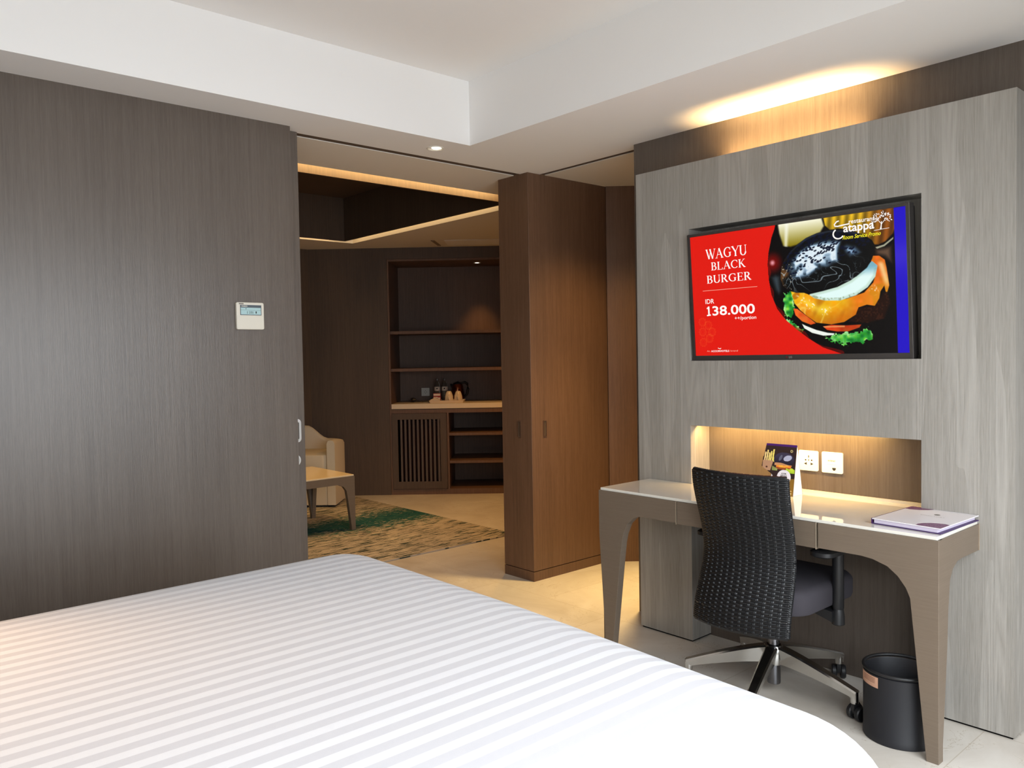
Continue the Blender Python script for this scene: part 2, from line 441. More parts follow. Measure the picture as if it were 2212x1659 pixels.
obj('niche_back', box(B(), -1.262, -.214, .15, .18, 0, 1.0375), M_wood, pt)['label'] = 'dark wood back of the desk niche'
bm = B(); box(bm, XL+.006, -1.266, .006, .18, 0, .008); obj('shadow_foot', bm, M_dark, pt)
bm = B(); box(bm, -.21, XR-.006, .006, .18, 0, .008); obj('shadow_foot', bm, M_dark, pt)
# the lamps in it: strip on top washing the ceiling, strip under the niche head
area('panel_top_strip_light', (-.84, .135, 2.235), (0, .06, 1), .66, .03, 7.0, (1.0, .62, .25), (1, 0, 0), math.radians(104))
area('niche_strip_light', (-.84, .05, 1.032), (0, .62, -1), .80, .02, 5.0, (1.0, .62, .21))

# ------------------------------------------------------------------ television
TVX0, TVX1 = -1.2475, -.2465
tvb = Vector((-.747, .02, 1.342))
tv = thing('television', 'wall television showing a red burger advert, set in the pale panel', 'television', tvb)
ez = Vector((0, -.040, .585)).normalized(); exx = Vector((1, 0, 0)); eyy = Vector((0, -1, 0)); ny = Vector((0, ez.y, ez.z)); nout = Vector((0, -ez.z, ez.y))
def TV(x, z, o=0): return tvb+exx*x+ez*z+nout*o
TW, TH = .5005, .586
def ringbox(bm, x0, x1, z0, z1, bl, bb, d0, d1):
    for (a, b, c, e) in ((x0, x0+bl, z0, z1), (x1-bl, x1, z0, z1), (x0+bl, x1-bl, z1-bl, z1), (x0+bl, x1-bl, z0, z0+bb)):
        v = [bm.verts.new(TV(p, r, o)) for o in (d0, d1) for p, r in ((a, c), (b, c), (b, e), (a, e))]
        for f in ((0, 3, 2, 1), (4, 5, 6, 7), (0, 1, 5, 4), (1, 2, 6, 5), (2, 3, 7, 6), (3, 0, 4, 7)): bm.faces.new([v[i] for i in f])
    bmesh.ops.remove_doubles(bm, verts=bm.verts[:], dist=1e-5)
    return bm
bm = ringbox(B(), -TW, TW, 0, TH, .0125, .024, -.03, .012)
obj('bezel', bm, mat('gunmetal_bezel', rgb(74, 70, 68), .32, metal=.5), tv, bevel=.002)
bm = B(); v = [TV(p, r, o) for o in (-.06, -.005) for p, r in ((-TW+.01, .01), (TW-.01, .01), (TW-.01, TH-.01), (-TW+.01, TH-.01))]
v = [bm.verts.new(p) for p in v]
for f in ((0, 3, 2, 1), (4, 5, 6, 7), (0, 1, 5, 4), (1, 2, 6, 5), (2, 3, 7, 6), (3, 0, 4, 7)): bm.faces.new([v[i] for i in f])
obj('back_shell', bm, M_black, tv)
SX0, SX1, SZ0, SZ1 = -TW+.0125, TW-.0125, .024, TH-.0125
def SCR(u, v, o=.0): return TV(SX0+(SX1-SX0)*u, SZ1-(SZ1-SZ0)*v, .004+o)

ART = {
 'red':[(-0.012,-0.031),(0.45,-0.031),(0.44,0.032),(0.425,0.09),(0.408,0.201),(0.401,0.289),(0.404,0.414),(0.414,0.532),(0.438,0.642),(0.473,0.725),(0.519,0.798),(0.579,0.88),(0.643,0.952),(0.721,1.0),(0.71,1.03),(-0.034,1.024)],
 'cup':[(0.451,-0.03),(0.582,-0.03),(0.658,-0.03),(0.672,0.059),(0.652,0.108),(0.598,0.135),(0.545,0.179),(0.513,0.188),(0.475,0.172),(0.458,0.07)],
 'fries':[(0.658,-0.03),(0.741,-0.03),(0.852,-0.03),(0.96,-.03),(0.96,0.123),(0.947,0.177),(0.917,0.225),(0.89,0.243),(0.868,0.239),(0.829,0.167),(0.784,0.125),(0.738,0.098),(0.689,0.096),(0.668,0.058)],
 'rim':[(0.872,0.252),(0.908,0.239),(0.948,0.192),(0.947,0.212),(0.912,0.256),(0.881,0.269)],
 'bun':[(0.466,0.375),(0.472,0.327),(0.486,0.273),(0.512,0.221),(0.545,0.175),(0.588,0.133),(0.634,0.109),(0.684,0.101),(0.737,0.108),(0.793,0.135),(0.834,0.168),(0.86,0.205),(0.872,0.248),(0.867,0.287),(0.857,0.333),(0.837,0.386),(0.794,0.44),(0.745,0.479),(0.691,0.506),(0.636,0.523),(0.585,0.53),(0.533,0.524),(0.502,0.507),(0.474,0.464),(0.465,0.414)],
 'bunlight':[(0.492,0.339),(0.513,0.264),(0.555,0.203),(0.607,0.162),(0.658,0.147),(0.702,0.148),(0.745,0.174),(0.733,0.245),(0.731,0.336),(0.681,0.369),(0.631,0.387),(0.594,0.424),(0.552,0.444),(0.515,0.439),(0.492,0.4)],
 'bunlight2':[(0.734,0.213),(0.759,0.193),(0.8,0.217),(0.831,0.28),(0.807,0.308),(0.769,0.318),(0.746,0.281)],
 'egg':[(0.595,0.553),(0.651,0.538),(0.716,0.516),(0.774,0.474),(0.822,0.416),(0.86,0.354),(0.878,0.384),(0.869,0.455),(0.838,0.524),(0.79,0.575),(0.723,0.605),(0.659,0.598),(0.614,0.576)],
 'cheese':[(0.511,0.517),(0.554,0.532),(0.604,0.571),(0.674,0.608),(0.751,0.608),(0.827,0.571),(0.866,0.503),(0.879,0.433),(0.88,0.393),(0.861,0.35),(0.857,0.317),(0.888,0.322),(0.907,0.35),(0.913,0.406),(0.921,0.526),(0.914,0.565),(0.908,0.509),(0.886,0.562),(0.881,0.609),(0.864,0.656),(0.834,0.645),(0.797,0.662),(0.784,0.714),(0.737,0.761),(0.683,0.774),(0.619,0.757),(0.579,0.706),(0.55,0.66),(0.525,0.606)],
 'cheeselit':[(0.517,0.531),(0.564,0.549),(0.624,0.607),(0.683,0.63),(0.696,0.69),(0.66,0.73),(0.615,0.709),(0.576,0.663),(0.541,0.616)],
 'leaf':[(0.479,0.539),(0.502,0.52),(0.514,0.539),(0.525,0.614),(0.518,0.649),(0.5,0.709),(0.482,0.699),(0.476,0.627),(0.469,0.591)],
 'tomato':[(0.513,0.644),(0.534,0.65),(0.564,0.692),(0.594,0.734),(0.618,0.77),(0.592,0.781),(0.552,0.752),(0.522,0.702)],
 'tomato2':[(0.643,0.793),(0.683,0.782),(0.746,0.791),(0.812,0.789),(0.802,0.815),(0.754,0.841),(0.706,0.839),(0.662,0.824)],
 'onion':[(0.549,0.763),(0.572,0.784),(0.617,0.817),(0.666,0.841),(0.698,0.847),(0.69,0.864),(0.646,0.866),(0.596,0.842),(0.561,0.805)],
 'lettuce':[(0.66,0.884),(0.695,0.864),(0.73,0.851),(0.782,0.859),(0.811,0.844),(0.832,0.815),(0.843,0.842),(0.857,0.859),(0.851,0.891),(0.827,0.907),(0.808,0.927),(0.781,0.909),(0.742,0.931),(0.713,0.915),(0.684,0.906)],
 'leaf2':[(0.465,0.722),(0.494,0.744),(0.53,0.773),(0.557,0.822),(0.534,0.821),(0.503,0.784)],
 'slate':[(0.405,0.388),(0.437,0.361),(0.466,0.383),(0.469,0.512),(0.451,0.563),(0.426,0.506)],
 'brown':[(0.863,0.254),(0.947,0.239),(0.947,0.412),(0.905,0.341),(0.87,0.319)],
 'meat':[(0.797,0.662),(0.862,0.656),(0.9,0.564),(0.922,0.566),(0.933,0.647),(0.904,0.764),(0.835,0.792),(0.742,0.774),(0.781,0.718)],
}
def inside(poly, X, Y):
    r = np.zeros(X.shape, bool); n = len(poly)
    for i in range(n):
        x1, y1 = poly[i]; x2, y2 = poly[(i+1) % n]
        if y1 == y2: continue
        c = ((y1 > Y) != (y2 > Y)) & (X < (x2-x1)*(Y-y1)/(y2-y1)+x1)
        r ^= c
    return r
def edge_dist(poly, X, Y, asp):
    d = np.full(X.shape, 9.0); n = len(poly)
    for i in range(n):
        x1, y1 = poly[i][0]*asp, poly[i][1]; x2, y2 = poly[(i+1) % n][0]*asp, poly[(i+1) % n][1]
        px, py = X*asp-x1, Y-y1; vx, vy = x2-x1, y2-y1
        t = np.clip((px*vx+py*vy)/(vx*vx+vy*vy+1e-12), 0, 1)
        d = np.minimum(d, np.hypot(px-t*vx, py-t*vy))
    return d
rng = np.random.RandomState(7)
def vnoise(X, Y, s, seed=0):
    g = np.random.RandomState(seed).rand(64, 64)
    x, y = X*s, Y*s; xi, yi = np.floor(x).astype(int), np.floor(y).astype(int)
    fx, fy = x-xi, y-yi; fx = fx*fx*(3-2*fx); fy = fy*fy*(3-2*fy)
    G = lambda a, b: g[a % 64, b % 64]
    return (G(xi, yi)*(1-fx)+G(xi+1, yi)*fx)*(1-fy)+(G(xi, yi+1)*(1-fx)+G(xi+1, yi+1)*fx)*fy
def smooth(a, b, x): t = np.clip((x-a)/(b-a), 0, 1); return t*t*(3-2*t)
def burger(U, V, asp=1.79, back=True):
    """burger picture in 0..255 colour over u,v"""
    C = np.zeros(U.shape+(3,)); C[...] = (12, 10, 11)
    def put(mask, col, a=1.0):
        a = (np.asarray(a)*mask)[..., None]; C[:] = C*(1-a)+np.asarray(col, float)*a
    def soft(k, w=.012):
        p = ART[k]; return np.where(inside(p, U, V), smooth(0, w, edge_dist(p, U, V, asp)), 0.0)
    n1 = vnoise(U*asp, V, 16, 1); n2 = vnoise(U*asp, V, 40, 2); n3 = vnoise(U*asp, V, 90, 3)
    if back:
        put(smooth(.0, .09, .11-np.hypot((U-.425)*asp, V-.285)), (110, 12, 10))
        put(smooth(.0, .03, .032-np.hypot((U-.425)*asp, V-.285)), (228, 150, 160))
        put(soft('slate', .05), (62, 76, 84), .85); put(soft('brown', .05), (122, 92, 70), .8)
        g = np.clip(V/.17, 0, 1)[..., None]
        cup = np.array((250, 248, 220))*(1-g)+np.array((140, 124, 22))*g
        put(soft('cup', .02), cup)
        put(smooth(.015, .0, np.abs((U-.50)+V*.05))*soft('cup', .01), (255, 255, 240), .7)
        st = .5+.5*np.sin(U*asp*95+V*14)
        fr = np.array((246, 196, 40))[None, None]*(.55+.45*st[..., None]) * (1-.45*np.clip(V/.24, 0, 1)[..., None])
        dk = smooth(.80, .92, U)[..., None]; fr = fr*(1-dk)+np.array((150, 84, 24))*dk*(.6+.6*st[..., None]*.7)
        put(soft('fries', .012), np.clip(fr, 0, 255))
        put(soft('rim', .006), (206, 206, 176), .8)
    put(soft('meat', .02), (34, 16, 10)); put(soft('meat', .02)*(n3 > .7), (74, 36, 20), .5)
    n0 = vnoise(U*asp, V, 7, 9)
    lf = np.stack([20+150*n2**2, 96+140*n2, 36+90*n3*n2], -1)
    for k in ('leaf', 'leaf2', 'lettuce'):
        Ud, Vd = U+.018*(n2-.5), V+.034*(n3-.5); d = edge_dist(ART[k], Ud, Vd, asp); ins = inside(ART[k], Ud, Vd); put(np.where(ins, 1.0, smooth(.006, .0, d)), lf)
        put(np.where(ins, smooth(.016, .0, d), 0)*smooth(.5, .8, n2), (196, 244, 200), .75)
    put(soft('tomato', .006), np.stack([214+40*n1, 76+40*n2, 28+14*n2], -1)); put(soft('tomato2', .006), np.stack([176+60*n1, 48+30*n2, 18+10*n2], -1))
    put(smooth(.010, .0, np.abs(V-.800-(U-.72)*.02))*soft('tomato2', .004)*(U < .74), (250, 190, 120), .7)
    put(soft('onion', .005), (238, 244, 234)); put(soft('onion', .02)*smooth(.012, .0, np.abs(V-.80-(U-.56)*.5)), (255, 255, 255), .5)
    grow = np.where(inside(ART['cheese'], U, V), 1.0, smooth(.010, .004, edge_dist(ART['cheese'], U, V, asp)))
    rt_ = smooth(.70, .90, U)[..., None]
    ch = np.stack([232+23*n1, 132+70*n0+20*n2, 14+24*n2], -1)
    ch = ch*(1-rt_)+np.stack([206+36*n2, 98+56*n0, 18+18*n2], -1)*rt_
    put(grow, ch)
    put(grow*smooth(.60, .78, V)*(U < .80), (176, 66, 6), .55)
    fold = np.abs(vnoise(U*asp+.5*V, V-.2*U, 9, 12)-.5)
    put(grow*smooth(.05, .0, fold), (255, 226, 110), .55*smooth(.8, .6, U)); put(grow*smooth(.30, .42, fold), (150, 58, 6), .55)
    put(soft('cheeselit', .06), (255, 222, 70), .55+.4*n1)
    put((n3 > .76)*(n1 > .45)*soft('cheeselit', .03), (255, 250, 214), .85)
    put(grow*smooth(.020, .0, np.abs(U-.893-(V-.36)*.16))*smooth(.34, .38, V)*smooth(.56, .48, V), (255, 224, 160), .75)
    put(grow*(n3 > .74)*smooth(.05, .0, np.hypot((U-.865)*asp, V-.55)), (255, 240, 210), .8)
    # egg / onion slice under the bun
    ed = edge_dist(ART['egg'], U, V, asp); ein = inside(ART['egg'], U, V)
    eg = np.where(ein, 1.0, smooth(.008, .002, ed)); under = (V > .53-(U-.6)*.55) & (V < .56-(U-.6)*.50) & (U > .58) & (U < .86)
    put(eg, (228, 252, 248)); put(eg*under*.0, (0, 0, 0))
    put(eg*smooth(.022, .004, ed)*(V > .52-(U-.60)*.45), (188, 216, 196), .7)
    put(eg*smooth(.46, .37, V), (84, 150, 176), .75)
    put(eg*(n3 > .62)*smooth(.02, .008, ed)*(V > .56), (120, 130, 90), .5)
    # black bun
    bi = inside(ART['bun'], U, V); bdist = edge_dist(ART['bun'], U, V, asp)
    b = np.where(bi, 1.0, smooth(.010, .003, bdist)); put(b, (13, 14, 15))
    put(b*smooth(.53, .485, U+.05*n1)*smooth(.22, .36, V), np.stack([70+70*n2, 46+44*n2, 24+20*n2], -1), .8)
    core = np.where(inside(ART['bunlight'], U, V), smooth(.0, .075, edge_dist(ART['bunlight'], U, V, asp)), 0)
    L = np.clip(1.75*core*(.55+.75*n1), 0, 1)
    wr = np.abs(vnoise(U*asp*1.1+.2*n0, V, 18, 5)-.5); wr2 = np.abs(vnoise(U*asp, V*1.2, 34, 6)-.5)
    crack = smooth(.20, .40, V+.18*(U-.6))
    L = L*(1-crack*smooth(.14, .34, wr)*.8)*(1-.5*smooth(.2, .36, wr2)*crack)
    put(b, (128, 166, 200), np.clip(L*1.4, 0, 1)*b); put(b, (232, 244, 250), np.clip(L*1.5-.55, 0, 1)*b)
    l2 = soft('bunlight2', .06)*(.45+.7*n2); put(b*l2, (120, 160, 204), .95); put(b*np.clip(l2*1.5-.9, 0, 1), (210, 226, 240), .8)
    rim_ = smooth(.05, .055, wr)*0
    line = smooth(.045, .0, wr)*smooth(.24, .36, V+.1*(U-.6))*smooth(.56, .44, V)*smooth(.85, .75, U)
    put(b*line, (176, 196, 206), .75); put(b*smooth(.03, .0, wr2)*smooth(.30, .40, V)*(n1 > .5)*smooth(.5, .44, V), (150, 170, 180), .5)
    put(b*(n3 > .86)*(U < .52)*(V > .3), (220, 210, 190), .6)
    sd = np.zeros(U.shape)
    r = np.random.RandomState(11)
    for _ in range(420):
        su, sv = r.uniform(.48, .85), r.uniform(.105, .40); a = r.uniform(-.9, .2)
        if sv > .37-(su-.47)*.42+r.uniform(-.07, .07): continue
        dx, dy = (U-su)*asp, V-sv; x_ = dx*math.cos(a)+dy*math.sin(a); y_ = -dx*math.sin(a)+dy*math.cos(a)
        sd = np.maximum(sd, smooth(1.2, .8, np.hypot(x_/.0125, y_/.0062)))
    put(b*sd, (12, 18, 40), .95)
    put(b*smooth(.014, .0, bdist)*smooth(.32, .14, V)*(U < .8), (60, 70, 90), .5)
    return np.clip(C, 0, 255)
def to_lin(C):
    c = C/255.0; return np.where(c <= .04045, c/12.92, ((c+.055)/1.055)**2.4)
def painted_grid(name, nu, nv, pos, colfun, m, parent, keep=None):
    """flat picture: a fine grid whose vertices carry the picture's colours"""
    u = np.linspace(0, 1, nu+1); v = np.linspace(0, 1, nv+1); U, V = np.meshgrid(u, v)
    C = to_lin(colfun(U, V)); o0 = wloc(parent)
    a, b, c = Vector(pos(0, 0))-o0, Vector(pos(1, 0))-o0, Vector(pos(0, 1))-o0
    a, b, c = (np.array(q) for q in (a, b, c))
    P = a+(b-a)*U[..., None]+(c-a)*V[..., None]
    i = np.arange((nu+1)*(nv+1)).reshape(nv+1, nu+1)
    F = np.stack([i[:-1, :-1], i[1:, :-1], i[1:, 1:], i[:-1, 1:]], -1).reshape(-1, 4)
    if keep is not None:
        K = keep((U[:-1, :-1]+U[1:, 1:])/2, (V[:-1, :-1]+V[1:, 1:])/2).reshape(-1); F = F[K]
    me = bpy.data.meshes.new(name)
    me.vertices.add(P.shape[0]*P.shape[1]); me.vertices.foreach_set('co', P.reshape(-1).astype(np.float32))
    me.loops.add(F.size); me.loops.foreach_set('vertex_index', F.reshape(-1).astype(np.int32))
    me.polygons.add(len(F)); me.polygons.foreach_set('loop_start', np.arange(0, F.size, 4, dtype=np.int32))
    me.update(calc_edges=True); me.validate()
    at = me.color_attributes.new('picture', 'FLOAT_COLOR', 'POINT')
    at.data.foreach_set('color', np.concatenate([C, np.ones(U.shape+(1,))], -1).reshape(-1).astype(np.float32))
    me.materials.append(m); o = bpy.data.objects.new(name, me); link(o); o.parent = parent; WORLD[o.name] = o0
    return o
def picture_mat(name, emit):
    m = mat(name, (0, 0, 0, 1), .25 if emit else .45, spec=.3); t = NT(m)
    a = t.n('ShaderNodeAttribute'); a.attribute_name = 'picture'
    if emit:
        t.l(a.outputs['Color'], t.b.inputs['Emission Color']); t.b.inputs['Emission Strength'].default_value = emit
    else: t.l(a.outputs['Color'], t.b.inputs['Base Color'])
    return m
def tv_picture(U, V):
    C = burger(U, V)
    red = inside(ART['red'], U, V); d = edge_dist(ART['red'], U, V, 1.79)
    ribbon = (~red) & (d < .012+.012*np.sin(V*40)) & (V > .3)
    C[ribbon] = C[ribbon]*.5+np.array((150, 10, 8))*.5
    C[red] = (226, 28, 18)
    bl = U > .951
    gl = np.exp(-((V-.33)/.12)**2)[..., None]
    C = np.where(bl[..., None], np.array((34, 16, 196))*(1-.35*gl)+np.array((96, 84, 214))*.35*gl, C)
    for cx, cy in ((.046, .717), (.097, .803), (.045, .80), (.046, .888), (.078, .745), (.082, .855)):     # faint rosettes
        r_ = np.hypot((U-cx)*1.79, V-cy); an = np.arctan2(V-cy, (U-cx)*1.79)
        ro = (np.abs(r_-.033-.004*np.cos(an*10)) < .0035) | ((r_ < .03) & (np.cos(an*10) > .82) & (r_ > .010))
        C[ro & red] = C[ro & red]*.78+np.array((255, 150, 60))*.22
    return C
scr = painted_grid('screen', 640, 360, lambda u, v: SCR(u, v), tv_picture, picture_mat('lit_screen_picture', 1.0), tv)

M_lw = mat('lit_white_lettering', (0, 0, 0, 1), .5, emit=rgb(255, 250, 246), estr=1.0)
M_lo = mat('lit_dim_lettering', (0, 0, 0, 1), .5, emit=rgb(244, 170, 150), estr=1.0)
M_ly = mat('lit_yellow_lettering', (0, 0, 0, 1), .5, emit=rgb(248, 236, 30), estr=1.0)
SWm = SX1-SX0; SHm = SZ1-SZ0
def on_screen(bm, u, v, o=.0006): return place_bm(bm, SCR(u, v, o), exx, ez)
# serif capitals drawn from strokes: thick stems, thin hairlines, bracketed serifs (unit cap height)
def stroke(bm, pts, w0, w1=None):
    w1 = w0 if w1 is None else w1; L = []; R = []
    for i, p in enumerate(pts):
        p = Vector((p[0], p[1])); a = Vector(pts[max(i-1, 0)][:2]); b = Vector(pts[min(i+1, len(pts)-1)][:2])
        d = (b-a).normalized(); nn = Vector((-d.y, d.x)); t = i/(len(pts)-1)
        w_ = pts[i][2] if len(pts[i]) > 2 else w0+(w1-w0)*t
        L.append(bm.verts.new((p.x+nn.x*w_/2, p.y+nn.y*w_/2, 0))); R.append(bm.verts.new((p.x-nn.x*w_/2, p.y-nn.y*w_/2, 0)))
    for i in range(len(pts)-1): bm.faces.new((L[i], L[i+1], R[i+1], R[i]))
def arc(cx, cy, rx, ry, a0, a1, thick, thin, n=18):
    o = []
    for k in range(n+1):
        a = math.radians(a0+(a1-a0)*k/n); o.append((cx+rx*math.cos(a), cy+ry*math.sin(a), thin+(thick-thin)*abs(math.cos(a))))
    return o
TK, TN, SE = .145, .05, .045
def serif(bm, x, y, w=.26): stroke(bm, [(x-w/2, y), (x+w/2, y)], SE)
def glyph(ch, bm):
    if ch == 'W':
        for a, b, w_ in (((.02, 1), (.30, 0), TK), ((.30, 0), (.52, .96), TN), ((.42, 1), (.70, 0), TK), ((.70, 0), (.96, 1), TN)): stroke(bm, [a, b], w_)
        serif(bm, .03, .98, .24); serif(bm, .44, .98, .2); serif(bm, .95, .98, .22); return 1.0
    if ch == 'A':
        stroke(bm, [(.08, 0), (.40, 1)], TN); stroke(bm, [(.38, 1), (.72, 0)], TK); stroke(bm, [(.2, .36), (.58, .36)], TN); serif(bm, .08, .02, .24); serif(bm, .72, .02, .28); return .82
    if ch == 'Y':
        stroke(bm, [(.04, 1), (.36, .45)], TK); stroke(bm, [(.70, 1), (.38, .45)], TN); stroke(bm, [(.37, .5), (.37, 0)], TK); serif(bm, .05, .98); serif(bm, .69, .98, .22); serif(bm, .37, .02); return .74
    if ch == 'U':
        stroke(bm, [(.13, 1), (.13, .36)], TK); stroke(bm, arc(.39, .34, .26, .32, 180, 360, TK, .06), TK); stroke(bm, [(.65, .34), (.65, 1)], TN+.01); serif(bm, .13, .98); serif(bm, .65, .98, .22); return .80
    if ch == 'G':
        stroke(bm, arc(.46, .5, .38, .47, 50, 320, TK, .05, 26), TK); stroke(bm, [(.70, .46), (.70, .12)], TK); serif(bm, .70, .46, .28); stroke(bm, [(.72, .70), (.72, .94)], TN); return .88
    if ch == 'C':
        stroke(bm, arc(.46, .5, .38, .47, 48, 315, TK, .05, 26), TK); stroke(bm, [(.72, .68), (.72, .94)], TN); return .82
    if ch in 'BRLKE':
        stroke(bm, [(.14, 1), (.14, 0)], TK); serif(bm, .14, .98, .28); serif(bm, .14, .02, .28)
    if ch == 'B':
        stroke(bm, [(.14, .97), (.30, .97)], TN); stroke(bm, arc(.30, .745, .20, .225, 90, -90, TK, .05), TK); stroke(bm, [(.14, .52), (.32, .52)], TN)
        stroke(bm, arc(.32, .27, .25, .25, 90, -90, TK, .05), TK); stroke(bm, [(.14, .025), (.32, .025)], TN); return .68
    if ch == 'R':
        stroke(bm, [(.14, .97), (.30, .97)], TN); stroke(bm, arc(.30, .74, .22, .23, 90, -90, TK, .05), TK); stroke(bm, [(.14, .51), (.32, .51)], TN)
        stroke(bm, [(.32, .52), (.66, 0)], TK); serif(bm, .68, .02, .2); return .76
    if ch == 'L':
        stroke(bm, [(.14, .025), (.58, .025)], TN); stroke(bm, [(.58, .0), (.61, .24)], TN); return .66
    if ch == 'K':
        stroke(bm, [(.2, .45), (.62, .98)], TN); stroke(bm, [(.30, .56), (.68, 0)], TK); serif(bm, .62, .98, .24); serif(bm, .70, .02, .24); return .80
    if ch == 'E':
        for y in (.975, .52, .025): stroke(bm, [(.14, y), (.54 if y != .52 else .46, y)], TN)
        stroke(bm, [(.55, .78), (.55, .99)], TN); stroke(bm, [(.47, .42), (.47, .62)], TN); stroke(bm, [(.57, .0), (.60, .24)], TN); return .66
    return .4
def serif_line(word, h, width):
    bm = B(); x = 0
    for ch in word:
        g = B(); w_ = glyph(ch, g); me = bpy.data.meshes.new('g'); 
        for v_ in g.verts: v_.co.x += x
        g.to_mesh(me); g.free(); bm.from_mesh(me); bpy.data.meshes.remove(me); x += w_+.06
    k = width/(x-.06)
    for v_ in bm.verts: v_.co = Vector((v_.co.x*k, v_.co.y*h, 0))
    return bm
for wd, u0_, u1_, vb, vt in (('WAGYU', .087, .302, .198, .118), ('BLACK', .110, .292, .293, .228), ('BURGER', .083, .318, .398, .334)):
    obj('lettering', on_screen(serif_line(wd, (vb-vt)*SHm, (u1_-u0_)*SWm), u0_, vb), M_lw, scr)
bm = B(); stroke(bm, [(0, 0), (.289*SWm, 0)], .0022); obj('rule_line', on_screen(bm, .057, .457), M_lo, scr)
for tx, u, vb, vt, u1_, b_, m_ in (('IDR', .069, .566, .527, .117, .008, M_lw), ('38.000', .105, .665, .590, .329, .018, M_lw), ('++/portion', .223, .711, .684, .334, .008, M_lw),
                          ('An', .064, .969, .956, .081, .0, M_lo), ('ACCORHOTELS', .087, .971, .956, .186, .015, M_lw), ('brand', .193, .970, .956, .232, .0, M_lo)):
    obj('lettering', on_screen(text_bm(tx, (vb-vt)*SHm, bold=b_, width=(u1_-u)*SWm), u, vb), m_, scr)
bm = B(); h1_ = .075*SHm; stroke(bm, [(.011, 0), (.011, h1_)], .0085); stroke(bm, [(.0, 0), (.021, 0.002)], .006); stroke(bm, [(.011, h1_-.003), (.001, h1_-.010)], .006); obj('lettering', on_screen(bm, .074, .664), M_lw, scr)
bm = B(); stroke(bm, [(0, .004), (.012, .0), (.016, .004)], .003); obj('emblem', on_screen(bm, .126, .946), M_lw, scr)
# restaurant logo: lettering with a leafy tree
obj('lettering', on_screen(text_bm('restaurant', .031*SHm, bold=.012, width=.105*SWm), .772, .066), M_lw, scr)
obj('lettering', on_screen(text_bm('atappa', .058*SHm, bold=.02, width=.126*SWm), .748, .121), M_lw, scr)
bm = B(); stroke(bm, [(x*.001*SWm, y*.001*SHm) for x, y in ((26, 92), (16, 88), (6, 70), (8, 58), (20, 54), (40, 58), (70, 62))], .005); stroke(bm, arc(.022*SWm, .0, .022*SWm, .035*SHm, 120, 330, .006, .005), .006)
obj('lettering', on_screen(bm, .705, .128), M_lw, scr)
bm = B(); stroke(bm, [(-.004, 0, .007), (-.002, .012, .004), (0, .03, .0035)], .004); stroke(bm, [(0, .02), (-.016, .04)], .002); stroke(bm, [(0, .02), (.018, .042)], .002); stroke(bm, [(-.03, -.001), (.028, .002)], .0016)
r = random.Random(5)
for k in range(74):
    a = r.uniform(-.35, PI+.35); d = r.uniform(.012, .037); x, y = d*math.cos(a)*1.05, .036+d*math.sin(a)*.85; t = a+r.uniform(-.6, .6); l_ = .0034
    stroke(bm, [(x-l_*math.cos(t), y-l_*math.sin(t), .0006), (x, y, .0028), (x+l_*math.cos(t), y+l_*math.sin(t), .0006)], .002)
obj('emblem', on_screen(bm, .903, .135), M_lw, scr)
obj('lettering', on_screen(text_bm('Room Service Promo', .028*SHm, shear=.35, bold=.012, width=.155*SWm), .744, .173), M_ly, scr)
obj('lettering', place_bm(text_bm('LG', .0085, bold=.01), TV(-.010, .009, .0128), exx, ez), mat('grey_lettering', rgb(150, 146, 142), .5), tv)
bm = B(); bm.faces.new([bm.verts.new(TV(-.020+.005*math.cos(a*PI/8), .0128+.005*math.sin(a*PI/8), .0127)) for a in range(16)]); obj('emblem', bm, mat('dark_red_badge', rgb(92, 30, 36), .4), tv)
bm = B(); prism(bm, [(-.035, 0), (.035, 0), (.026, -.006), (-.026, -.006)], 'y', 0, 0.01, xf=lambda v: TV(v.x, v.z+.001, .010-v.y)); obj('sensor_bar', bm, M_blackmetal, tv)

# ------------------------------------------------------------------ desk
DZ = .76
dk = thing('writing_desk', 'taupe wall desk with white glass top, centre drawer and tapered curved legs', 'desk', (-.765, -.18, 0))
FY, FT = -.367, .038
def fillet(cx, cz, r, rz, a0, a1, n=8): return [(cx+r*math.cos(math.radians(a0+(a1-a0)*k/n)), cz+rz*math.sin(math.radians(a0+(a1-a0)*k/n))) for k in range(n+1)]
ZB, ZA = .655, DZ-.012
# front boards with leg profile (x,z)
left = [(-1.516, ZA), (-1.516, .55), (-1.482, 0), (-1.444, 0), (-1.392, .42), (-1.378, .52)]+[(-1.368, .56), (-1.345, .61), (-1.31, .642), (-1.27, ZB), (-1.076, ZB), (-1.076, ZA)]
right = [(-.017, ZA), (-.017, 0), (-.056, 0), (-.100, .45), (-.109, .54), (-.123, .572), (-.150, .607), (-.185, .634), (-.235, .65), (-.275, ZB), (-.436, ZB), (-.436, ZA)]
side = [(FY+FT*.5, ZA), (FY+FT*.5, 0), (-.334, 0), (-.291, .374), (-.284, .49), (-.268, .60), (-.245, .632), (-.205, .652), (-.16, ZB), (-.001, ZB), (-.001, ZA)]
lg = obj('leg', prism(B(), left, 'y', FY, FY+FT), M_taupe, dk, bevel=.0015); obj('side_board', prism(B(), side, 'x', -1.511, -1.475), M_taupe, lg, bevel=.0015)
lg = obj('leg', prism(B(), right, 'y', FY, FY+FT), M_taupe, dk, bevel=.0015); obj('side_board', prism(B(), side, 'x', -.055, -.0175), M_taupe, lg, bevel=.0015)
obj('drawer', box(B(), -1.070, -.4455, FY+.001, FY+.03, ZB-.003, ZA-.001), M_taupe, dk, bevel=.0012)
M_strip = mat('pale_metal_strip', rgb(190, 172, 150), .3, metal=.5)
obj('edge_strip', box(B(), -1.0755, -1.0735, FY-.0006, FY+.03, ZB-.006, ZA), M_strip, dk); obj('edge_strip', box(B(), -.4445, -.4425, FY-.0006, FY+.03, ZB-.006, ZA), M_strip, dk)
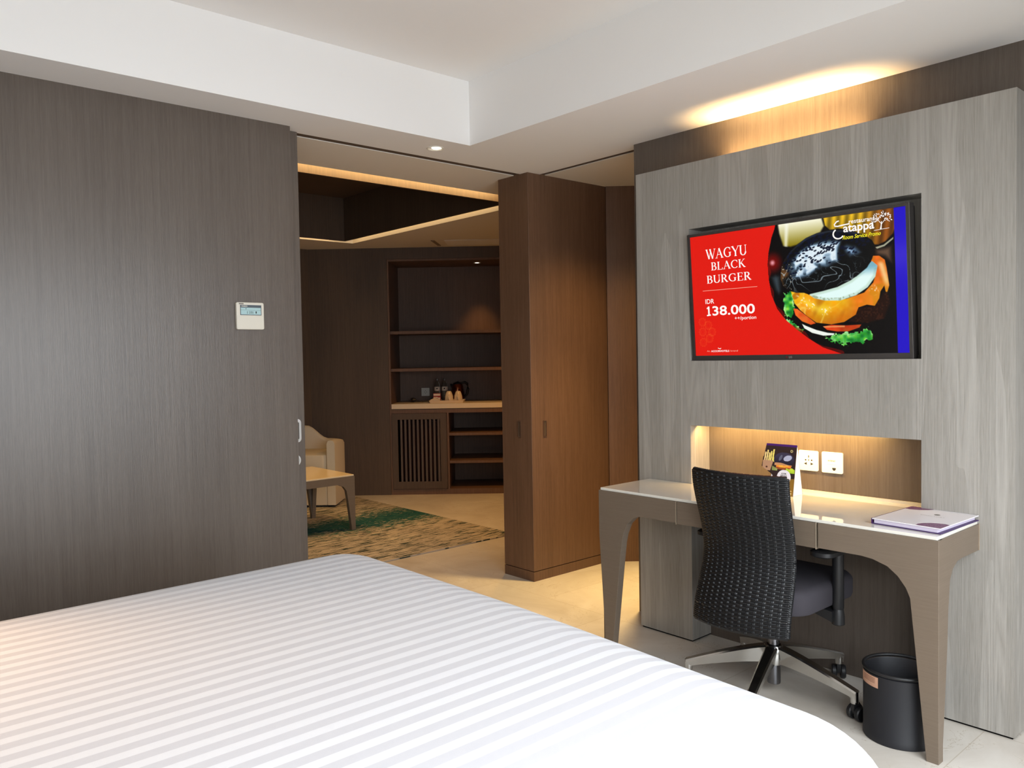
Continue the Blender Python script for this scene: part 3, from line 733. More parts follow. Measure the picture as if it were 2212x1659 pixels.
obj('under_frame', box(B(), -1.06, -.45, -.335, -.002, ZB+.015, ZA-.002), M_dark, dk)
top = [(-1.508, FY+.004), (-.0225, FY+.004), (-.0225, -.0015), (-.219, -.0015), (-.219, .1485), (-1.257, .1485), (-1.257, -.0015), (-1.508, -.0015)]
obj('table_top', prism(B(), top, 'z', ZA, DZ), M_glasswhite, dk, bevel=.002)
obj('upstand', box(B(), -1.256, -.220, .140, .1485, DZ, DZ+.012), M_cream, dk)
obj('side_trim', box(B(), -.0175, -.0155, -.0035, -.001, ZB, ZA+.004), M_strip, dk)

# ------------------------------------------------------------------ office chair
CX, CY = -.694, -.236
ch = thing('office_chair', 'black woven rattan swivel office chair on polished five-star base at desk', 'office chair', (CX, CY, 0))
NU, NV = 168, 480
COLS, ROWS = 14, 80
def back_pt(u, v, off=0):
    z = .330+v*(.918-.330)+(.012*(u-.5) if v < .1 else 0)
    k = smooth(0, .46, np.array(v)) if v < .46 else 1-smooth(.46, 1.0, np.array(v))
    ye = -.500+.062*float(k)
    hw = .200-.009*float(k)
    x = CX+.0075+(2*u-1)*hw
    y = ye-.045*(1-(2*u-1)**2)
    # rounded corners
    return Vector((x, y+off, z))
W_ = np.zeros((NU+1, NV+1))
for i in range(NU+1):
    for j in range(NV+1):
        u, v = i/NU, j/NV
        c = u*COLS; ci = round(c); near = abs(c-ci)                     # distance to a warp pair
        ro = v*ROWS; rj = int(ro); fr = ro-rj
        strand = math.sqrt(max(0, 1-(2*fr-1)**2))                        # weft strand profile
        over = math.cos(PI*c+PI*rj)                                      # weft goes over/under
        weft = .0036*strand*(.5+.5*over)
        warp = .0034*math.sqrt(max(0, 1-((near-.085)/.075)**2)) if .01 < near < .16 else 0.0
        warp *= .5-.5*math.cos(PI*ci+PI*rj)*1.0 if True else 1
        W_[i, j] = max(weft, warp) if 0 < ci < COLS else .0022*strand
bm = B()
P = []
for i in range(NU+1):
    row = []
    for j in range(NV+1):
        p = back_pt(i/NU, j/NV); row.append(p+Vector((0, -W_[i, j], 0)))
    P.append(row)
V1 = sheet(bm, P)
P = [[back_pt(i/NU, j/NV, .020) for j in range(NV+1)] for i in range(NU+1)][::8]
P = [r_[::8] for r_ in P]
V2 = sheet(bm, P)
def rim(bm, A, Bq):
    step = (len(A)-1)//(len(Bq)-1)
    for k in range(len(Bq)-1):
        a = A[k*step:(k+1)*step+1]
        bm.faces.new(a+[Bq[k+1], Bq[k]])
rim(bm, V1[0], V2[0]); rim(bm, V1[-1], V2[-1]); rim(bm, [r_[0] for r_ in V1], [r_[0] for r_ in V2]); rim(bm, [r_[-1] for r_ in V1], [r_[-1] for r_ in V2])
M_rattan = mat('black_synthetic_rattan', rgb(16, 17, 20), .36, spec=.45)
bk = obj('backrest', bm, M_rattan, ch, smooth=True, angle=70)
bm = B()       # bound edges
for u in (0.0, 1.0):
    pts = []; rad = []
    for k in range(0, 301):
        v = k/300; pts.append(back_pt(u, v, .008)); rad.append(.0088+.0016*abs(math.sin(v*ROWS*PI)))
    tube(bm, pts, rad, 8)
tube(bm, [back_pt(k/80, 1.0, .008) for k in range(81)], [.0088+.0016*abs(math.sin(k/80*32*PI)) for k in range(81)], 8)
tube(bm, [back_pt(k/80, 0.0, .008) for k in range(81)], [.0085]*81, 8)
obj('woven_edge', bm, M_rattan, bk, smooth=True)
# seat cushion
M_seat = mat('charcoal_fabric', rgb(60, 57, 62), .9, spec=.2); t = NT(M_seat); t.bump(t.noise(t.coord((1, 1, 1)), 700, 2), .25, .002)
bm = B(); rings = []
for z, ins in ((.398, .016), (.404, .004), (.415, 0), (.470, 0), (.484, .003), (.494, .012), (.499, .03), (.501, .08)):
    rings.append([(x, y, z-(.006 if z > .48 else 0)*((x-CX)/.24)**2) for x, y in rrect(CX-.238+ins, CX+.238-ins, -.462+ins, .02-ins, .09-min(ins*.4, .03), 8)])
loft(bm, rings); obj('seat', bm, M_seat, ch, smooth=True)
obj('tilt_mechanism', box(B(), CX-.10, CX+.10, -.36, -.10, .345, .399), M_black, ch, bevel=.012)
bm = B(); tube(bm, [(CX, -.42, .33), (CX, -.40, .372), (CX, -.34, .375)], [.03, .032, .03], 8, flat=.4); box(bm, CX-.075, CX+.075, -.475, -.458, .36, .44); obj('back_bracket', bm, M_black, ch)
bm = B(); lathe(bm, [(0, .0), (.0255, .0), (.0265, .004), (.0265, .10), (.024, .10), (.024, .2), (.0155, .2), (.0155, .305), (0, .305)], (CX, CY, .043), 24)
obj('gas_cylinder', bm, mat('dark_chrome', rgb(120, 120, 124), .18, metal=1.0), ch, smooth=True)
for s in (-1, 1):
    bm = B(); ax = CX+s*.252
    loft(bm, [[(x, y, z) for x, y in rrect(ax-.046+i_, ax+.044-i_, -.352+i_, -.075-i_, .036)] for z, i_ in ((.612, .008), (.618, 0), (.632, 0), (.640, .01))])
    ar = obj('armrest', bm, M_black, ch, smooth=True)
    bm = B(); lathe(bm, [(0, 0), (.019, 0), (.024, .004), (.0235, .035), (.020, .060), (.0195, .062), (.0215, .066), (.0215, .285), (0, .285)], (ax, -.2, .330), 20)
    obj('arm_post', bm, M_black, ar, smooth=True)
    x0, x1 = (ax-.008, CX+.15) if s > 0 else (CX-.15, ax+.008)
    bm = B(); prism(bm, [(x0, .345), (x1, .385), (x1, .397), (x0, .385)] if s < 0 else [(x1, .372), (x0, .345), (x0, .385), (x1, .397)], 'y', -.235, -.165); obj('arm_bracket', bm, M_black, ar)
bm = B(); lathe(bm, [(.0275, .0), (.040, .0), (.044, .02), (.044, .062), (.036, .074), (.0275, .076), (.0275, .0)], (CX, CY, .125), 28); obj('base_hub', bm, M_alu, ch, smooth=True)
RB = .337
for k in range(5):
    a = math.radians(70.2-72*k); d = Vector((math.cos(a), math.sin(a), 0)); sd_ = Vector((-d.y, d.x, 0)); c = Vector((CX, CY, 0))
    rings = []
    for t_ in np.linspace(0, 1, 12):
        rr = .030+t_*(RB+.012-.030); zt_ = .198-.085*t_**1.25; hh = .070-.042*t_; wt = .024-.006*t_; wb = .014-.001*t_
        if t_ > .97: hh = .04
        rings.append([c+d*rr+sd_*s_+Vector((0, 0, z_)) for s_, z_ in ((-wt, zt_-.006), (-wt*.7, zt_), (wt*.7, zt_), (wt, zt_-.006), (wb, zt_-hh), (-wb, zt_-hh))])
    bm = B(); loft(bm, rings)
    tp = c+d*RB; lathe(bm, [(0, .0), (.014, .0), (.016, .01), (.016, .045), (0, .05)], (tp.x, tp.y, .066), 14)
    leg = obj('leg', bm, M_alu, ch, smooth=True, angle=30)
    a2 = a+(.9, 1.3, .6, 1.1, .4)[k]; fwv = Vector((math.cos(a2), math.sin(a2), 0)); axl = Vector((-fwv.y, fwv.x, 0)); cc = tp+fwv*.012+Vector((0, 0, .0285))
    bm = B()
    for s_ in (-1, 1):
        prof = [(.0, .006), (.016, .006), (.0245, .008), (.028, .012), (.028, .024), (.0245, .028), (.0, .028)]
        rg = []
        for r_, o_ in prof:
            rg.append([cc+axl*(s_*o_)+fwv*(r_*math.cos(q_*PI/10))+Vector((0, 0, r_*math.sin(q_*PI/10))) for q_ in range(20)])
        R = [[bm.verts.new(p) for p in g_] for g_ in rg[1:-1]]
        for A_, C_ in zip(R[:-1], R[1:]):
            for q_ in range(20): bm.faces.new((A_[q_], A_[(q_+1) % 20], C_[(q_+1) % 20], C_[q_]))
        bm.faces.new(R[0]); bm.faces.new(R[-1][::-1])
    rg = [[cc+axl*o_+fwv*(x_)+Vector((0, 0, z_)) for x_, z_ in ((-.016, -.004), (.016, -.004), (.024, .016), (.004, .042), (-.02, .042), (-.024, .016))] for o_ in (-.0075, .0075)]
    loft(bm, rg)
    obj('caster', bm, M_black, leg, smooth=True, angle=35)

# ------------------------------------------------------------------ waste bin
wb_ = thing('waste_bin', 'round black waste bin with a pale label, beside the right desk leg', 'waste bin', (-.192, -.243, 0))
bm = B(); lathe(bm, [(0, .004), (.118, .004), (.121, .0), (.1235, .003), (.1235, .024), (.1225, .026), (.1225, .238), (.119, .240), (.117, .236), (.117, .012), (0, .012)], (-.192, -.243, 0), 64); obj('bucket', bm, M_blackmetal, wb_, smooth=True, angle=30)
bm = B(); tube(bm, [(-.192+.1205*math.cos(a*PI/36), -.243+.1205*math.sin(a*PI/36), .248) for a in range(73)], .0062, 10, cap=False); obj('rim', bm, M_black, wb_, smooth=True)
bm = B()
def binpt(a, z, r_=.1239): return (-.192+r_*math.cos(a), -.243+r_*math.sin(a), z)
sheet(bm, [[binpt(math.radians(214+44*i/12), z) for z in (.196, .234)] for i in range(13)])
lb = obj('label_sticker', bm, mat('pinkish_paper_label', rgb(206, 160, 134), .6), wb_, smooth=True)
bm = B()
for z in (.226, .221, .216, .211): sheet(bm, [[binpt(math.radians(222+30*i/12), zz, .1241) for zz in (z, z+.0018)] for i in range(13)])
obj('print_lines', bm, mat('brown_print', rgb(120, 84, 66), .7), lb)

# ------------------------------------------------------------------ things on the desk
def plate(name, label, cat, x0, x1, z0, z1, y, group=None):
    o = thing(name, label, cat, ((x0+x1)/2, y, z0), group)
    bm = B(); prism(bm, rrect(x0, x1, z0, z1, .006), 'y', y, y-.009); obj('face_plate', bm, M_whiteplastic, o, bevel=.0015); return o
sk = plate('power_socket', 'white power socket with universal pin holes, nearer the folded card', 'socket', -.790, -.700, .856, .944, .15)
bm = B(); cx, cz, y = -.742, .899, .1408
for dx, dz, w_, h_ in ((0, .020, .004, .010), (0, .0045, .003, .009), (-.014, .004, .006, .006), (.014, .004, .006, .006)): box(bm, cx+dx-w_/2, cx+dx+w_/2, y-.0004, y, cz+dz-h_/2, cz+dz+h_/2)
for s in (-1, 1): prism(bm, [(cx+s*.022, cz-.012), (cx+s*.009, cz-.006), (cx+s*.009, cz-.018)], 'y', y, y-.0004)
obj('pin_holes', bm, M_ink, sk)
ph = plate('phone_outlet', 'white data outlet plate with small black jack, right of the socket', 'outlet', -.683, -.590, .855, .945, .15)
bm = B(); cx, cz = -.627, .873; prism(bm, [(cx-.008, cz+.006), (cx+.008, cz+.006), (cx+.008, cz), (cx+.003, cz-.006), (cx-.003, cz-.006), (cx-.008, cz)], 'y', y, y-.0004); obj('jack', bm, M_ink, ph)
obj('lettering', place_bm(text_bm('INTERNET', .006, bold=.01, width=.034), (-.654, y-.0004, .905), (1, 0, 0), (0, 0, 1)), M_ink, ph)
bm = B(); box(bm, -.658, -.618, y-.0003, y, .8925, .893); obj('print_line', bm, mat('pale_grey_print', rgb(186, 182, 172), .6), ph)

# folded room-service card
cd = thing('tent_card', 'folded room service card with a black burger photo, standing on the desk', 'card', (-.81, .04, DZ))
yf, ya, yr = 0.0, .040, .083; zb, zt = DZ+.0005, .976
XRc, XLc = -.739, -.884
def CARD(u, v, o=0):       # u across 0..1 (left to right), v down 0..1
    x = XLc-.02+(XRc-XLc+.02)*u; return Vector((x, ya+(yf-ya)*v-o, zt+(zb-zt)*v+o*.1))
def card_keep(U, V):
    k = np.ones(U.shape, bool)
    lo = np.where(V < .26, .125-V*.2, np.where(V < .45, .06-(V-.26)*.15+.0, 0.03)); bowl = .03+.36*smooth(.45, .66, V)**.8
    return U > np.where(V < .45, lo, bowl)
def card_pic(U, V):
    C = np.zeros(U.shape+(3,)); C[...] = (46, 32, 34)
    C[V < .045] = (62, 24, 108)
    mu = V > .66; C[mu] = (132, 100, 40)
    # cup of fries
    for k, (x0, x1, yt_) in enumerate(((.09, .13, .17), (.15, .19, .13), (.21, .25, .18), (.26, .30, .15), (.32, .36, .11), (.36, .41, .27))):
        mk = (U > x0+(V-.3)*-.1) & (U < x1+(V-.3)*-.1) & (V > yt_) & (V < .36); C[mk] = (240, 214+k*3, 150-k*8)
    mk = (U > .06) & (U < .36-(V-.34)*.35) & (V > .335) & (V < .54); C[mk] = (178, 140, 112)
    mk = np.hypot((U-.18)*.72, V-.47) < .02; C[mk] = (70, 34, 26)
    # burger
    u2 = .40+(U-.30)*.86; v2 = .05+(V-.215)*1.55
    bg = burger(u2, v2, 1.2, back=False)
    bn = (np.hypot((U-.66)/.29, (V-.305)/.145) < 1) & (V < .42)
    C[bn] = np.stack([30+26*smooth(.42, .2, V), 28+24*smooth(.42, .2, V), 44+34*smooth(.42, .2, V)], -1)[bn]; hl = (np.hypot((U-.76+(V-.28)*.6)/.11, (V-.27)/.06) < 1); C[hl & bn] = (170, 176, 206)
    hl = (np.hypot((U-.56+(V-.28)*.5)/.04, (V-.27)/.06) < 1); C[hl & bn] = (92, 96, 120)
    mk = (V > .385+.02*np.sin(U*9)) & (V < .425) & (U > .40) & (U < .90); C[mk] = (188, 140, 104)
    mk = (V >= .415) & (V < .47) & (U > .46) & (U < .88); n_ = vnoise(U, V, 24, 4); C[mk] = np.stack([226+20*n_, 90+110*n_, 40+30*n_], -1)[mk]
    mk = (V >= .46) & (V < .50) & (U > .44) & (U < .90); C[mk] = np.stack([120+40*n_, 50+40*n_, 40+0*n_], -1)[mk]
    mk = (V >= .47+.03*np.sin(U*40)*.4) & (V < .56) & (U > .74) & (U < .985); C[mk] = np.stack([150+60*n_, 190+40*n_, 50+20*n_], -1)[mk]
    mk = (V >= .44) & (V < .53) & (U > .34) & (U < .5) & (V > .44+(U-.34)*.3) ; C[mk] = np.stack([120+40*n_, 130+40*n_, 80+20*n_], -1)[mk]
    mk = np.abs(V-(.545+(U-.14)*.42)) < .005; C[mk & (U > .14) & (U < .5)] = (170, 120, 120)
    mk = np.abs(np.hypot((U-.86)*.72, V-.125)-.020) < .006; C[mk] = (186, 176, 120)
    mk = np.hypot((U-.70)*.74, V-.645) < .145; C[mk] = (232, 230, 240)
    for y0 in (.90, .94, .965): C[(np.abs(V-y0) < .006) & (U > .62) & (U < .95)] = (226, 206, 150)
    return C
fp = painted_grid('front_print', 130, 200, lambda u, v: CARD(u, v, .0006), card_pic, picture_mat('card_print', 0), cd, keep=card_keep)
exc = Vector((1, 0, 0)); ezc = (Vector((0, ya, zt))-Vector((0, yf, zb))).normalized()
for tx, u, v, h_, w_ in (('ROOM', .625, .590, .0065, .022), ('SERVICE', .60, .630, .0065, .030), ('menu', .66, .672, .004, .012), ('PROMO', .625, .735, .0055, .022)):
    obj('lettering', place_bm(text_bm(tx, h_, bold=.012, width=w_), CARD(u, v, .0014), exc, ezc), M_ink, fp)
M_card = mat('white_card', rgb(222, 220, 228), .6)
bm = B(); prism(bm, [(yf, zb), (ya, zt), (yr, zb), (yr-.002, zb), (ya, zt-.006), (yf+.002, zb)], 'x', XLc+.035, XRc); q_ = [(XRc, yf, zb), (XRc, yr, zb), (XRc, ya, zt)]; bm.faces.new([bm.verts.new(p) for p in q_])
obj('card_fold', bm, M_card, cd)

# hard-cover guest folder
gf = thing('guest_folder', 'white hard-cover guest folder with purple corners on the desk end', 'folder', (-.15, -.17, DZ))
c_, s_ = math.cos(math.radians(-4.5)), math.sin(math.radians(-4.5))
GW, GH = .238, .318
def GF(v): x, y = v.x, v.y; return Vector((-.269+.003+x*c_-y*s_*.45, -.302+x*s_+y*c_*1.0, DZ+v.z))
bm = B(); box(bm, 0, GW, 0, GH, .0008, .004, xf=GF); obj('back_cover', bm, mat('purple_board', rgb(66, 44, 92), .45), gf)
bm = B(); box(bm, .006, GW-.012, .005, GH-.005, .004, .017, xf=GF); obj('pages', bm, mat('lilac_grey_pages', rgb(206, 196, 214), .7), gf)
M_cover = mat('white_laminated_cover', rgb(226, 222, 226), .3)
bm = B(); box(bm, 0, GW, 0, GH, .017, .0205, xf=GF); cvr = obj('front_cover', bm, M_cover, gf, bevel=.0008)
bm = B(); box(bm, -.0025, 0, 0, GH, .0008, .0205, xf=GF); obj('spine', bm, mat('purple_spine', rgb(70, 40, 84), .4), gf)
M_plum = mat('plum_pattern', rgb(112, 72, 104), .4); t = NT(M_plum)
t.l(t.ramp(t.noise(t.coord((1, 1, 1)), 70, 2, .5, 2.0), [(.42, rgb(92, 52, 88)), (.5, rgb(150, 110, 140)), (.58, rgb(104, 62, 98))]), t.b.inputs['Base Color'])
bm = B(); bm.faces.new([bm.verts.new(GF(Vector((x, y, .0207)))) for x, y in ((GW, 0), (GW, .075), (GW-.018, .082), (GW-.04, .078), (GW-.062, .066), (GW-.078, .048), (GW-.086, .024), (GW-.082, 0))]); obj('corner_print', bm, M_plum, cvr)
bm = B(); bm.faces.new([bm.verts.new(GF(Vector((x, y, .0207)))) for x, y in ((0, GH), (0, GH-.06), (.02, GH-.066), (.05, GH-.055), (.075, GH-.035), (.085, GH-.012), (.083, GH))]); obj('corner_print', bm, M_plum, cvr)
bm = B(); bm.faces.new([bm.verts.new(GF(Vector((.135+.0105*math.cos(a*PI/12), .218+.0105*math.sin(a*PI/12), .0208)))) for a in range(24)]); obj('emblem', bm, mat('grey_emblem', rgb(96, 92, 84), .5), cvr)
bm = text_bm('DIRECTORY', .006, width=.085)
for v in bm.verts: v.co = GF(Vector((.092+v.co.x, .180+v.co.y, .0208)))
obj('lettering', bm, mat('grey_print', rgb(130, 122, 120), .6), cvr)

# ------------------------------------------------------------------ thermostat on the left wall
th = thing('thermostat', 'cream air-conditioning wall controller with small lit display, on dark wood wall', 'thermostat', (XW, -1.599, 1.521))
bm = B(); prism(bm, rrect(-1.664, -1.534, 1.521, 1.644, .008), 'x', XW, XW+.017); obj('case', bm, M_cream, th, bevel=.003, seg=3)
def TH_(y, z, o): return (XW+.017+o, y, z)
bm = B(); box(bm, XW+.017, XW+.0185, -1.661, -1.537, 1.5245, 1.582); obj('flap', bm, M_cream, th, bevel=.0007)
bm = B(); box(bm, XW+.017, XW+.0178, -1.647, -1.547, 1.586, 1.632); bz = obj('display_frame', bm, mat('slate_display_frame', rgb(74, 84, 92), .35), th)
bm = B(); box(bm, XW+.0178, XW+.0182, -1.644, -1.550, 1.589, 1.620); dp = obj('display', bm, mat('pale_lcd', rgb(150, 178, 180), .3, emit=rgb(150, 178, 180), estr=.25), th)
def on_th(bm, y, z, o): return place_bm(bm, TH_(y, z, o), (0, 1, 0), (0, 0, 1))
obj('lettering', on_th(text_bm('DAIKIN', .0055, bold=.02, shear=.2, width=.028), -1.641, 1.6238, .0014), M_whiteplastic, th)
obj('lettering', on_th(text_bm('23', .010, bold=.005, width=.014), -1.606, 1.594, .0016), M_ink, th)
bm = B(); 
for a, b, c, d in ((-1.614, -1.6125, 1.592, 1.604), (-1.589, -1.5875, 1.592, 1.604), (-1.644, -1.550, 1.6085, 1.6091), (-1.575, -1.570, 1.594, 1.604), (-1.621, -1.618, 1.613, 1.617)): box(bm, XW+.0182, XW+.0185, a, b, c, d)
obj('display_marks', bm, M_ink, th)
bm = B(); box(bm, XW+.017, XW+.0174, -1.652, -1.630, 1.6345, 1.640); obj('badge', bm, mat('grey_badge', rgb(120, 112, 104), .5), th)

# ------------------------------------------------------------------ bed
bd = thing('bed', 'large bed under a white and pale grey striped cover, facing the desk wall', 'bed', (-.66, -2.6, 0))
ZTOP, AR, HR = .68, .22, .14
BX0, BX1, BY0 = -1.725, .425, -4.02
def foot(x): return -1.515-.048*max(0, min(1.4, (x+.7)))
def bed_pt(i, j, NX, NY):
    s = i/NX; x = BX0+(BX1-BX0)*s; tt = j/NY; yf_ = foot(x); y = BY0+(yf_-BY0)*tt
    dl = max(0, AR-(x-BX0))/AR; dr = max(0, AR-(BX1-x))/AR; df = max(0, AR-(yf_-y))/AR
    ds = max(dl, dr); qn = math.hypot(ds, df)
    if qn > 1:
        sgn = -1 if dl > dr else 1; cxn = BX1-AR if sgn > 0 else BX0+AR; cyn = foot(x)-AR
        x = cxn+sgn*AR*ds/qn; y = cyn+AR*df/qn; qn = 1
    z = ZTOP-HR*(1-math.sqrt(max(0, 1-qn*qn)))+.004*math.sin(x*2.1+1)*math.sin(y*1.7)*(1-qn)
    return Vector((x, y, z))
def samples(n_edge, n_mid, lo, hi):
    a = [AR*(1-math.cos(PI/2*k/n_edge)) for k in range(n_edge+1)]; 
    return a
def spaced(L, both):
    e = [AR*(1-math.cos(PI/2*k/14)) for k in range(15)]
    mid = list(np.linspace(e[-1], L-(AR if True else 0), 30))[1:]
    tail = [L-q for q in e[::-1]][1:]
    return ((e if both else list(np.linspace(0, AR, 6)))+mid+tail)
LX = BX1-BX0
sx = spaced(LX, True); sy_rel = spaced(1.0*(-1.515-BY0), False)
bm = B(); G = []
for x_ in sx:
    row = []
    for y_ in sy_rel: row.append(bed_pt(x_/LX, y_/(-1.515-BY0), 1, 1))
    G.append(row)
V = sheet(bm, G)
# sides hang straight down
def skirt(vs):
    low = [bm.verts.new((v.co.x, v.co.y, .10)) for v in vs]
    for a, b, c, d in zip(vs[:-1], vs[1:], low[1:], low[:-1]): bm.faces.new((a, b, c, d))
ring_ = [V[0][j] for j in range(len(V[0]))]+[V[i][-1] for i in range(1, len(V))]+[V[-1][j] for j in range(len(V[0])-2, -1, -1)]
skirt(ring_)
bmesh.ops.remove_doubles(bm, verts=bm.verts[:], dist=1e-4)
def stripes():
    m = mat('striped_satin_cotton', rgb(236, 236, 240), .75, spec=.3); t = NT(m)
    tc = t.n('ShaderNodeTexCoord'); sp = t.n('ShaderNodeSeparateXYZ'); t.l(tc.outputs['Object'], sp.inputs[0])
    ph_ = t.math('FRACT', t.math('DIVIDE', t.math('ADD', sp.outputs[0], 20.6565+.1545+.0544*.0-.66), .0544))
    k = t.math('LESS_THAN', ph_, .485)
    c = t.mix(k, rgb(195, 195, 200), rgb(212, 213, 217)); t.l(c, t.b.inputs['Base Color'])
    rr = t.math('ADD', .55, t.math('MULTIPLY', k, .25)); t.l(rr, t.b.inputs['Roughness'])
    wv = t.noise(t.coord((900, 900, 900)), 1.0, 1)
    t.bump(t.math('ADD', wv, t.math('MULTIPLY', k, .6)), .08, .002); t.b.inputs['Sheen Weight'].default_value = .15
    return m
obj('bed_cover', bm, stripes(), bd, smooth=True, angle=80)
obj('bed_base', box(B(), BX0+.10, BX1-.10, BY0+.02, -1.75, 0, .30), M_taupe, bd)

# ------------------------------------------------------------------ recessed downlights
def downlight(name, label, c, tilt=(0, 0), r=.042, glow=40.0, parent=None):
    o = thing(name, label, 'ceiling light', c)
    bm = B(); lathe(bm, [(r*.72, .012), (r*.80, -.001), (r*1.02, -.0045), (r*1.12, -.003), (r*1.14, 0)], c, 32); obj('trim_ring', bm, M_whiteplastic, o, smooth=True)
    bm = B(); lathe(bm, [(0, .0), (r*.52, .0012), (r*.68, .004)], (c[0]+tilt[0], c[1]+tilt[1], c[2]-.0035), 28)
    obj('lamp_glass', bm, mat('lit_lamp_glass', (1, 1, 1, 1), .3, emit=(1.0, .90, .70, 1), estr=glow), o, smooth=True)
    return o
downlight('recessed_downlight', 'small lit round downlight in the white bedroom ceiling edge', (-2.428, -.598, ZC), (.006, .004), .040, 14)
spot('bedroom_downlight_beam', (-2.425, -.598, ZC-.012), (0, 0, -1), 16, (1.0, .70, .40), 85, .8)
# unseen downlights of the passage and the lounge
spot('passage_downlight_beam', (-1.93, .52, ZC-.01), (-.05, -.10, -1), 280, (1.0, .67, .24), 62, 1.0, .08)
spot('passage_downlight_halo', (-1.90, .55, ZC-.012), (-.02, -.05, -1), 130, (1.0, .64, .24), 116, 1.0, .10)
spot('lounge_downlight_beam', (-4.55, -.55, 2.84), (.02, .05, -1), 120, (1.0, .60, .22), 70, .8)
spot('lounge_entry_downlight_beam', (-3.95, 1.55, ZC-.01), (0, 0, -1), 115, (1.0, .51, .15), 140, .9)
# cove strips around the coffer
area('cove_strip_near', (-3.185, -.85, 2.56), (-1, 0, -.05), 3.0, .03, 17, (1.0, .66, .27), (0, 1, 0))
area('cove_strip_far', (-5.70, -.85, 2.60), (-.2, 0, -1), 3.0, .06, 8, (1.0, .66, .30), (0, 1, 0))
area('cove_strip_end', (-4.6, .80, 2.60), (0, .2, -1), 2.1, .06, 3, (1.0, .66, .30))

# ------------------------------------------------------------------ lounge: cabinet
mb = thing('minibar_cabinet', 'built-in dark wood minibar cabinet with open shelves and slatted door', 'cabinet', tuple(LW(-1.98, -.3, 0)))
def lbox(bm, s0, s1, t0, t1, z0, z1): return box(bm, s0, s1, t0, t1, z0, z1, xf=lwx)
bm = B(); DP = -.62
lbox(bm, SL+.002, SL+.02, DP, -.002, .0, ZO-.002); lbox(bm, SR-.02, SR-.002, DP, -.002, 0, ZO-.002); lbox(bm, SL+.02, SR-.02, DP, DP+.02, 0, ZO-.002); lbox(bm, SL+.02, SR-.02, DP, -.002, ZO-.022, ZO-.002)
lbox(bm, SL+.02, SR-.02, DP+.02, -.004, .0, .055); lbox(bm, SL+.02, SR-.02, DP+.02, -.004, .822, .862); lbox(bm, -2.425, -2.405, DP+.02, -.004, .055, .822)
obj('carcass', bm, M_brown, mb)
for z in (1.619, 1.243): obj('shelf', lbox(B(), SL+.021, SR-.021, DP+.021, -.02, z, z+.029), M_brown, mb)
for z in (.591, .311): obj('lower_shelf', lbox(B(), -2.404, SR-.021, DP+.021, -.01, z, z+.026), M_brown, mb)
bm = B(); lbox(bm, SL+.025, -2.428, -.006, .012, .062, .818)
dr = None
bm.free(); bm = B()
s0, s1, z0, z1 = SL+.024, -2.428, .060, .820; M_slat = wood('grey_slat_veneer', rgb(70, 58, 54), rgb(84, 71, 66), rgb(96, 82, 76), .5); a0_, a1_, b0_, b1_ = -2.919, -2.492, .133, .760
lbox(bm, s0, a0_, -.010, .012, z0, z1); lbox(bm, a1_, s1, -.010, .012, z0, z1); lbox(bm, a0_, a1_, -.010, .012, z0, b0_); lbox(bm, a0_, a1_, -.010, .012, b1_, z1)
dr = obj('door', bm, M_deep, mb)
for k in range(10):
    s = a0_+(k+.62)*(a1_-a0_)/10.25; obj('slat', lbox(B(), s, s+.0195, -.004, .010, b0_, b1_), M_slat, dr)
obj('fridge_front', lbox(B(), -2.90, -2.50, -.10, -.06, .10, .74), mat('dark_red_brown_glass', rgb(40, 20, 18), .15), mb)
wt_ = obj('counter_top', lbox(B(), SL+.021, SR-.021, DP+.021, .004, .866, .916), mat('cream_stone', rgb(222, 206, 184), .35), bevel=.002, base=tuple(LW(-2, -.3, .866)))
tag(wt_, 'cream stone counter of the minibar, under the kettle tray', 'counter')
downlight('cabinet_downlight', 'tiny lit downlight in the top of the minibar cabinet', tuple(LW(-2.105, -.25, ZO-.0215)), (0, 0), .034, 9)
q0 = LW(-2.105, -.30, ZO-.035); spot('cabinet_downlight_beam', tuple(q0), (-N2.x*.22, -N2.y*.22, -1), 20, (1.0, .58, .20), 54, 1.0)

ms = thing('power_socket', 'small pale power socket on the dark back of the minibar shelf', 'socket', tuple(LW(-2.706, DP+.022, .966)))
bm = B(); lbox(bm, -2.750, -2.663, DP+.021, DP+.030, .966, 1.053); obj('face_plate', bm, M_whiteplastic, ms, bevel=.002)
bm = B()
for ds_, dz_ in ((0, .014), (-.011, 0), (.011, 0), (0, -.014)): lbox(bm, -2.706+ds_-.003, -2.706+ds_+.003, DP+.030, DP+.0306, 1.0095+dz_-.003, 1.0095+dz_+.003)
obj('pin_holes', bm, M_ink, ms)
CT = .916
pg = thing('power_plug', 'black plug and cable lying left of the minibar tray', 'plug', tuple(LW(-2.76, -.3, CT)))
p0, p1 = LW(-2.80, -.30, CT+.025), LW(-2.60, -.36, CT+.008)
bm = B(); tube(bm, [p0-D2*.022, p0, p0+D2*.03], [.016, .024, .012], 12); obj('plug_body', bm, M_black, pg, smooth=True)
bm = B(); tube(bm, [p0+D2*.02, p0+D2*.05-Vector((0, 0, .014)), p0+D2*.10-Vector((0, 0, .018)), p1+Vector((0, 0, -.0)), p1+D2*.06], .005, 8); obj('cable', bm, M_black, pg, smooth=True)
tr = thing('serving_tray', 'cream tray on the minibar counter carrying cups, kettle and bottles', 'tray', tuple(LW(-2.44, -.2, CT)))
bm = B(); rings = []
for z, i_ in ((.0, .012), (.001, .008), (.026, 0), (.026, .004), (.006, .010)):
    rings.append([lwx(Vector((s_+0, t_, CT+z))) for s_, t_ in rrect(-2.610+i_, -2.255-i_, -.33+i_, -.06-i_, .012)])
loft(bm, rings); obj('tray_body', bm, mat('cream_lacquer', rgb(226, 208, 184), .35), tr)
TZ = CT+.0065
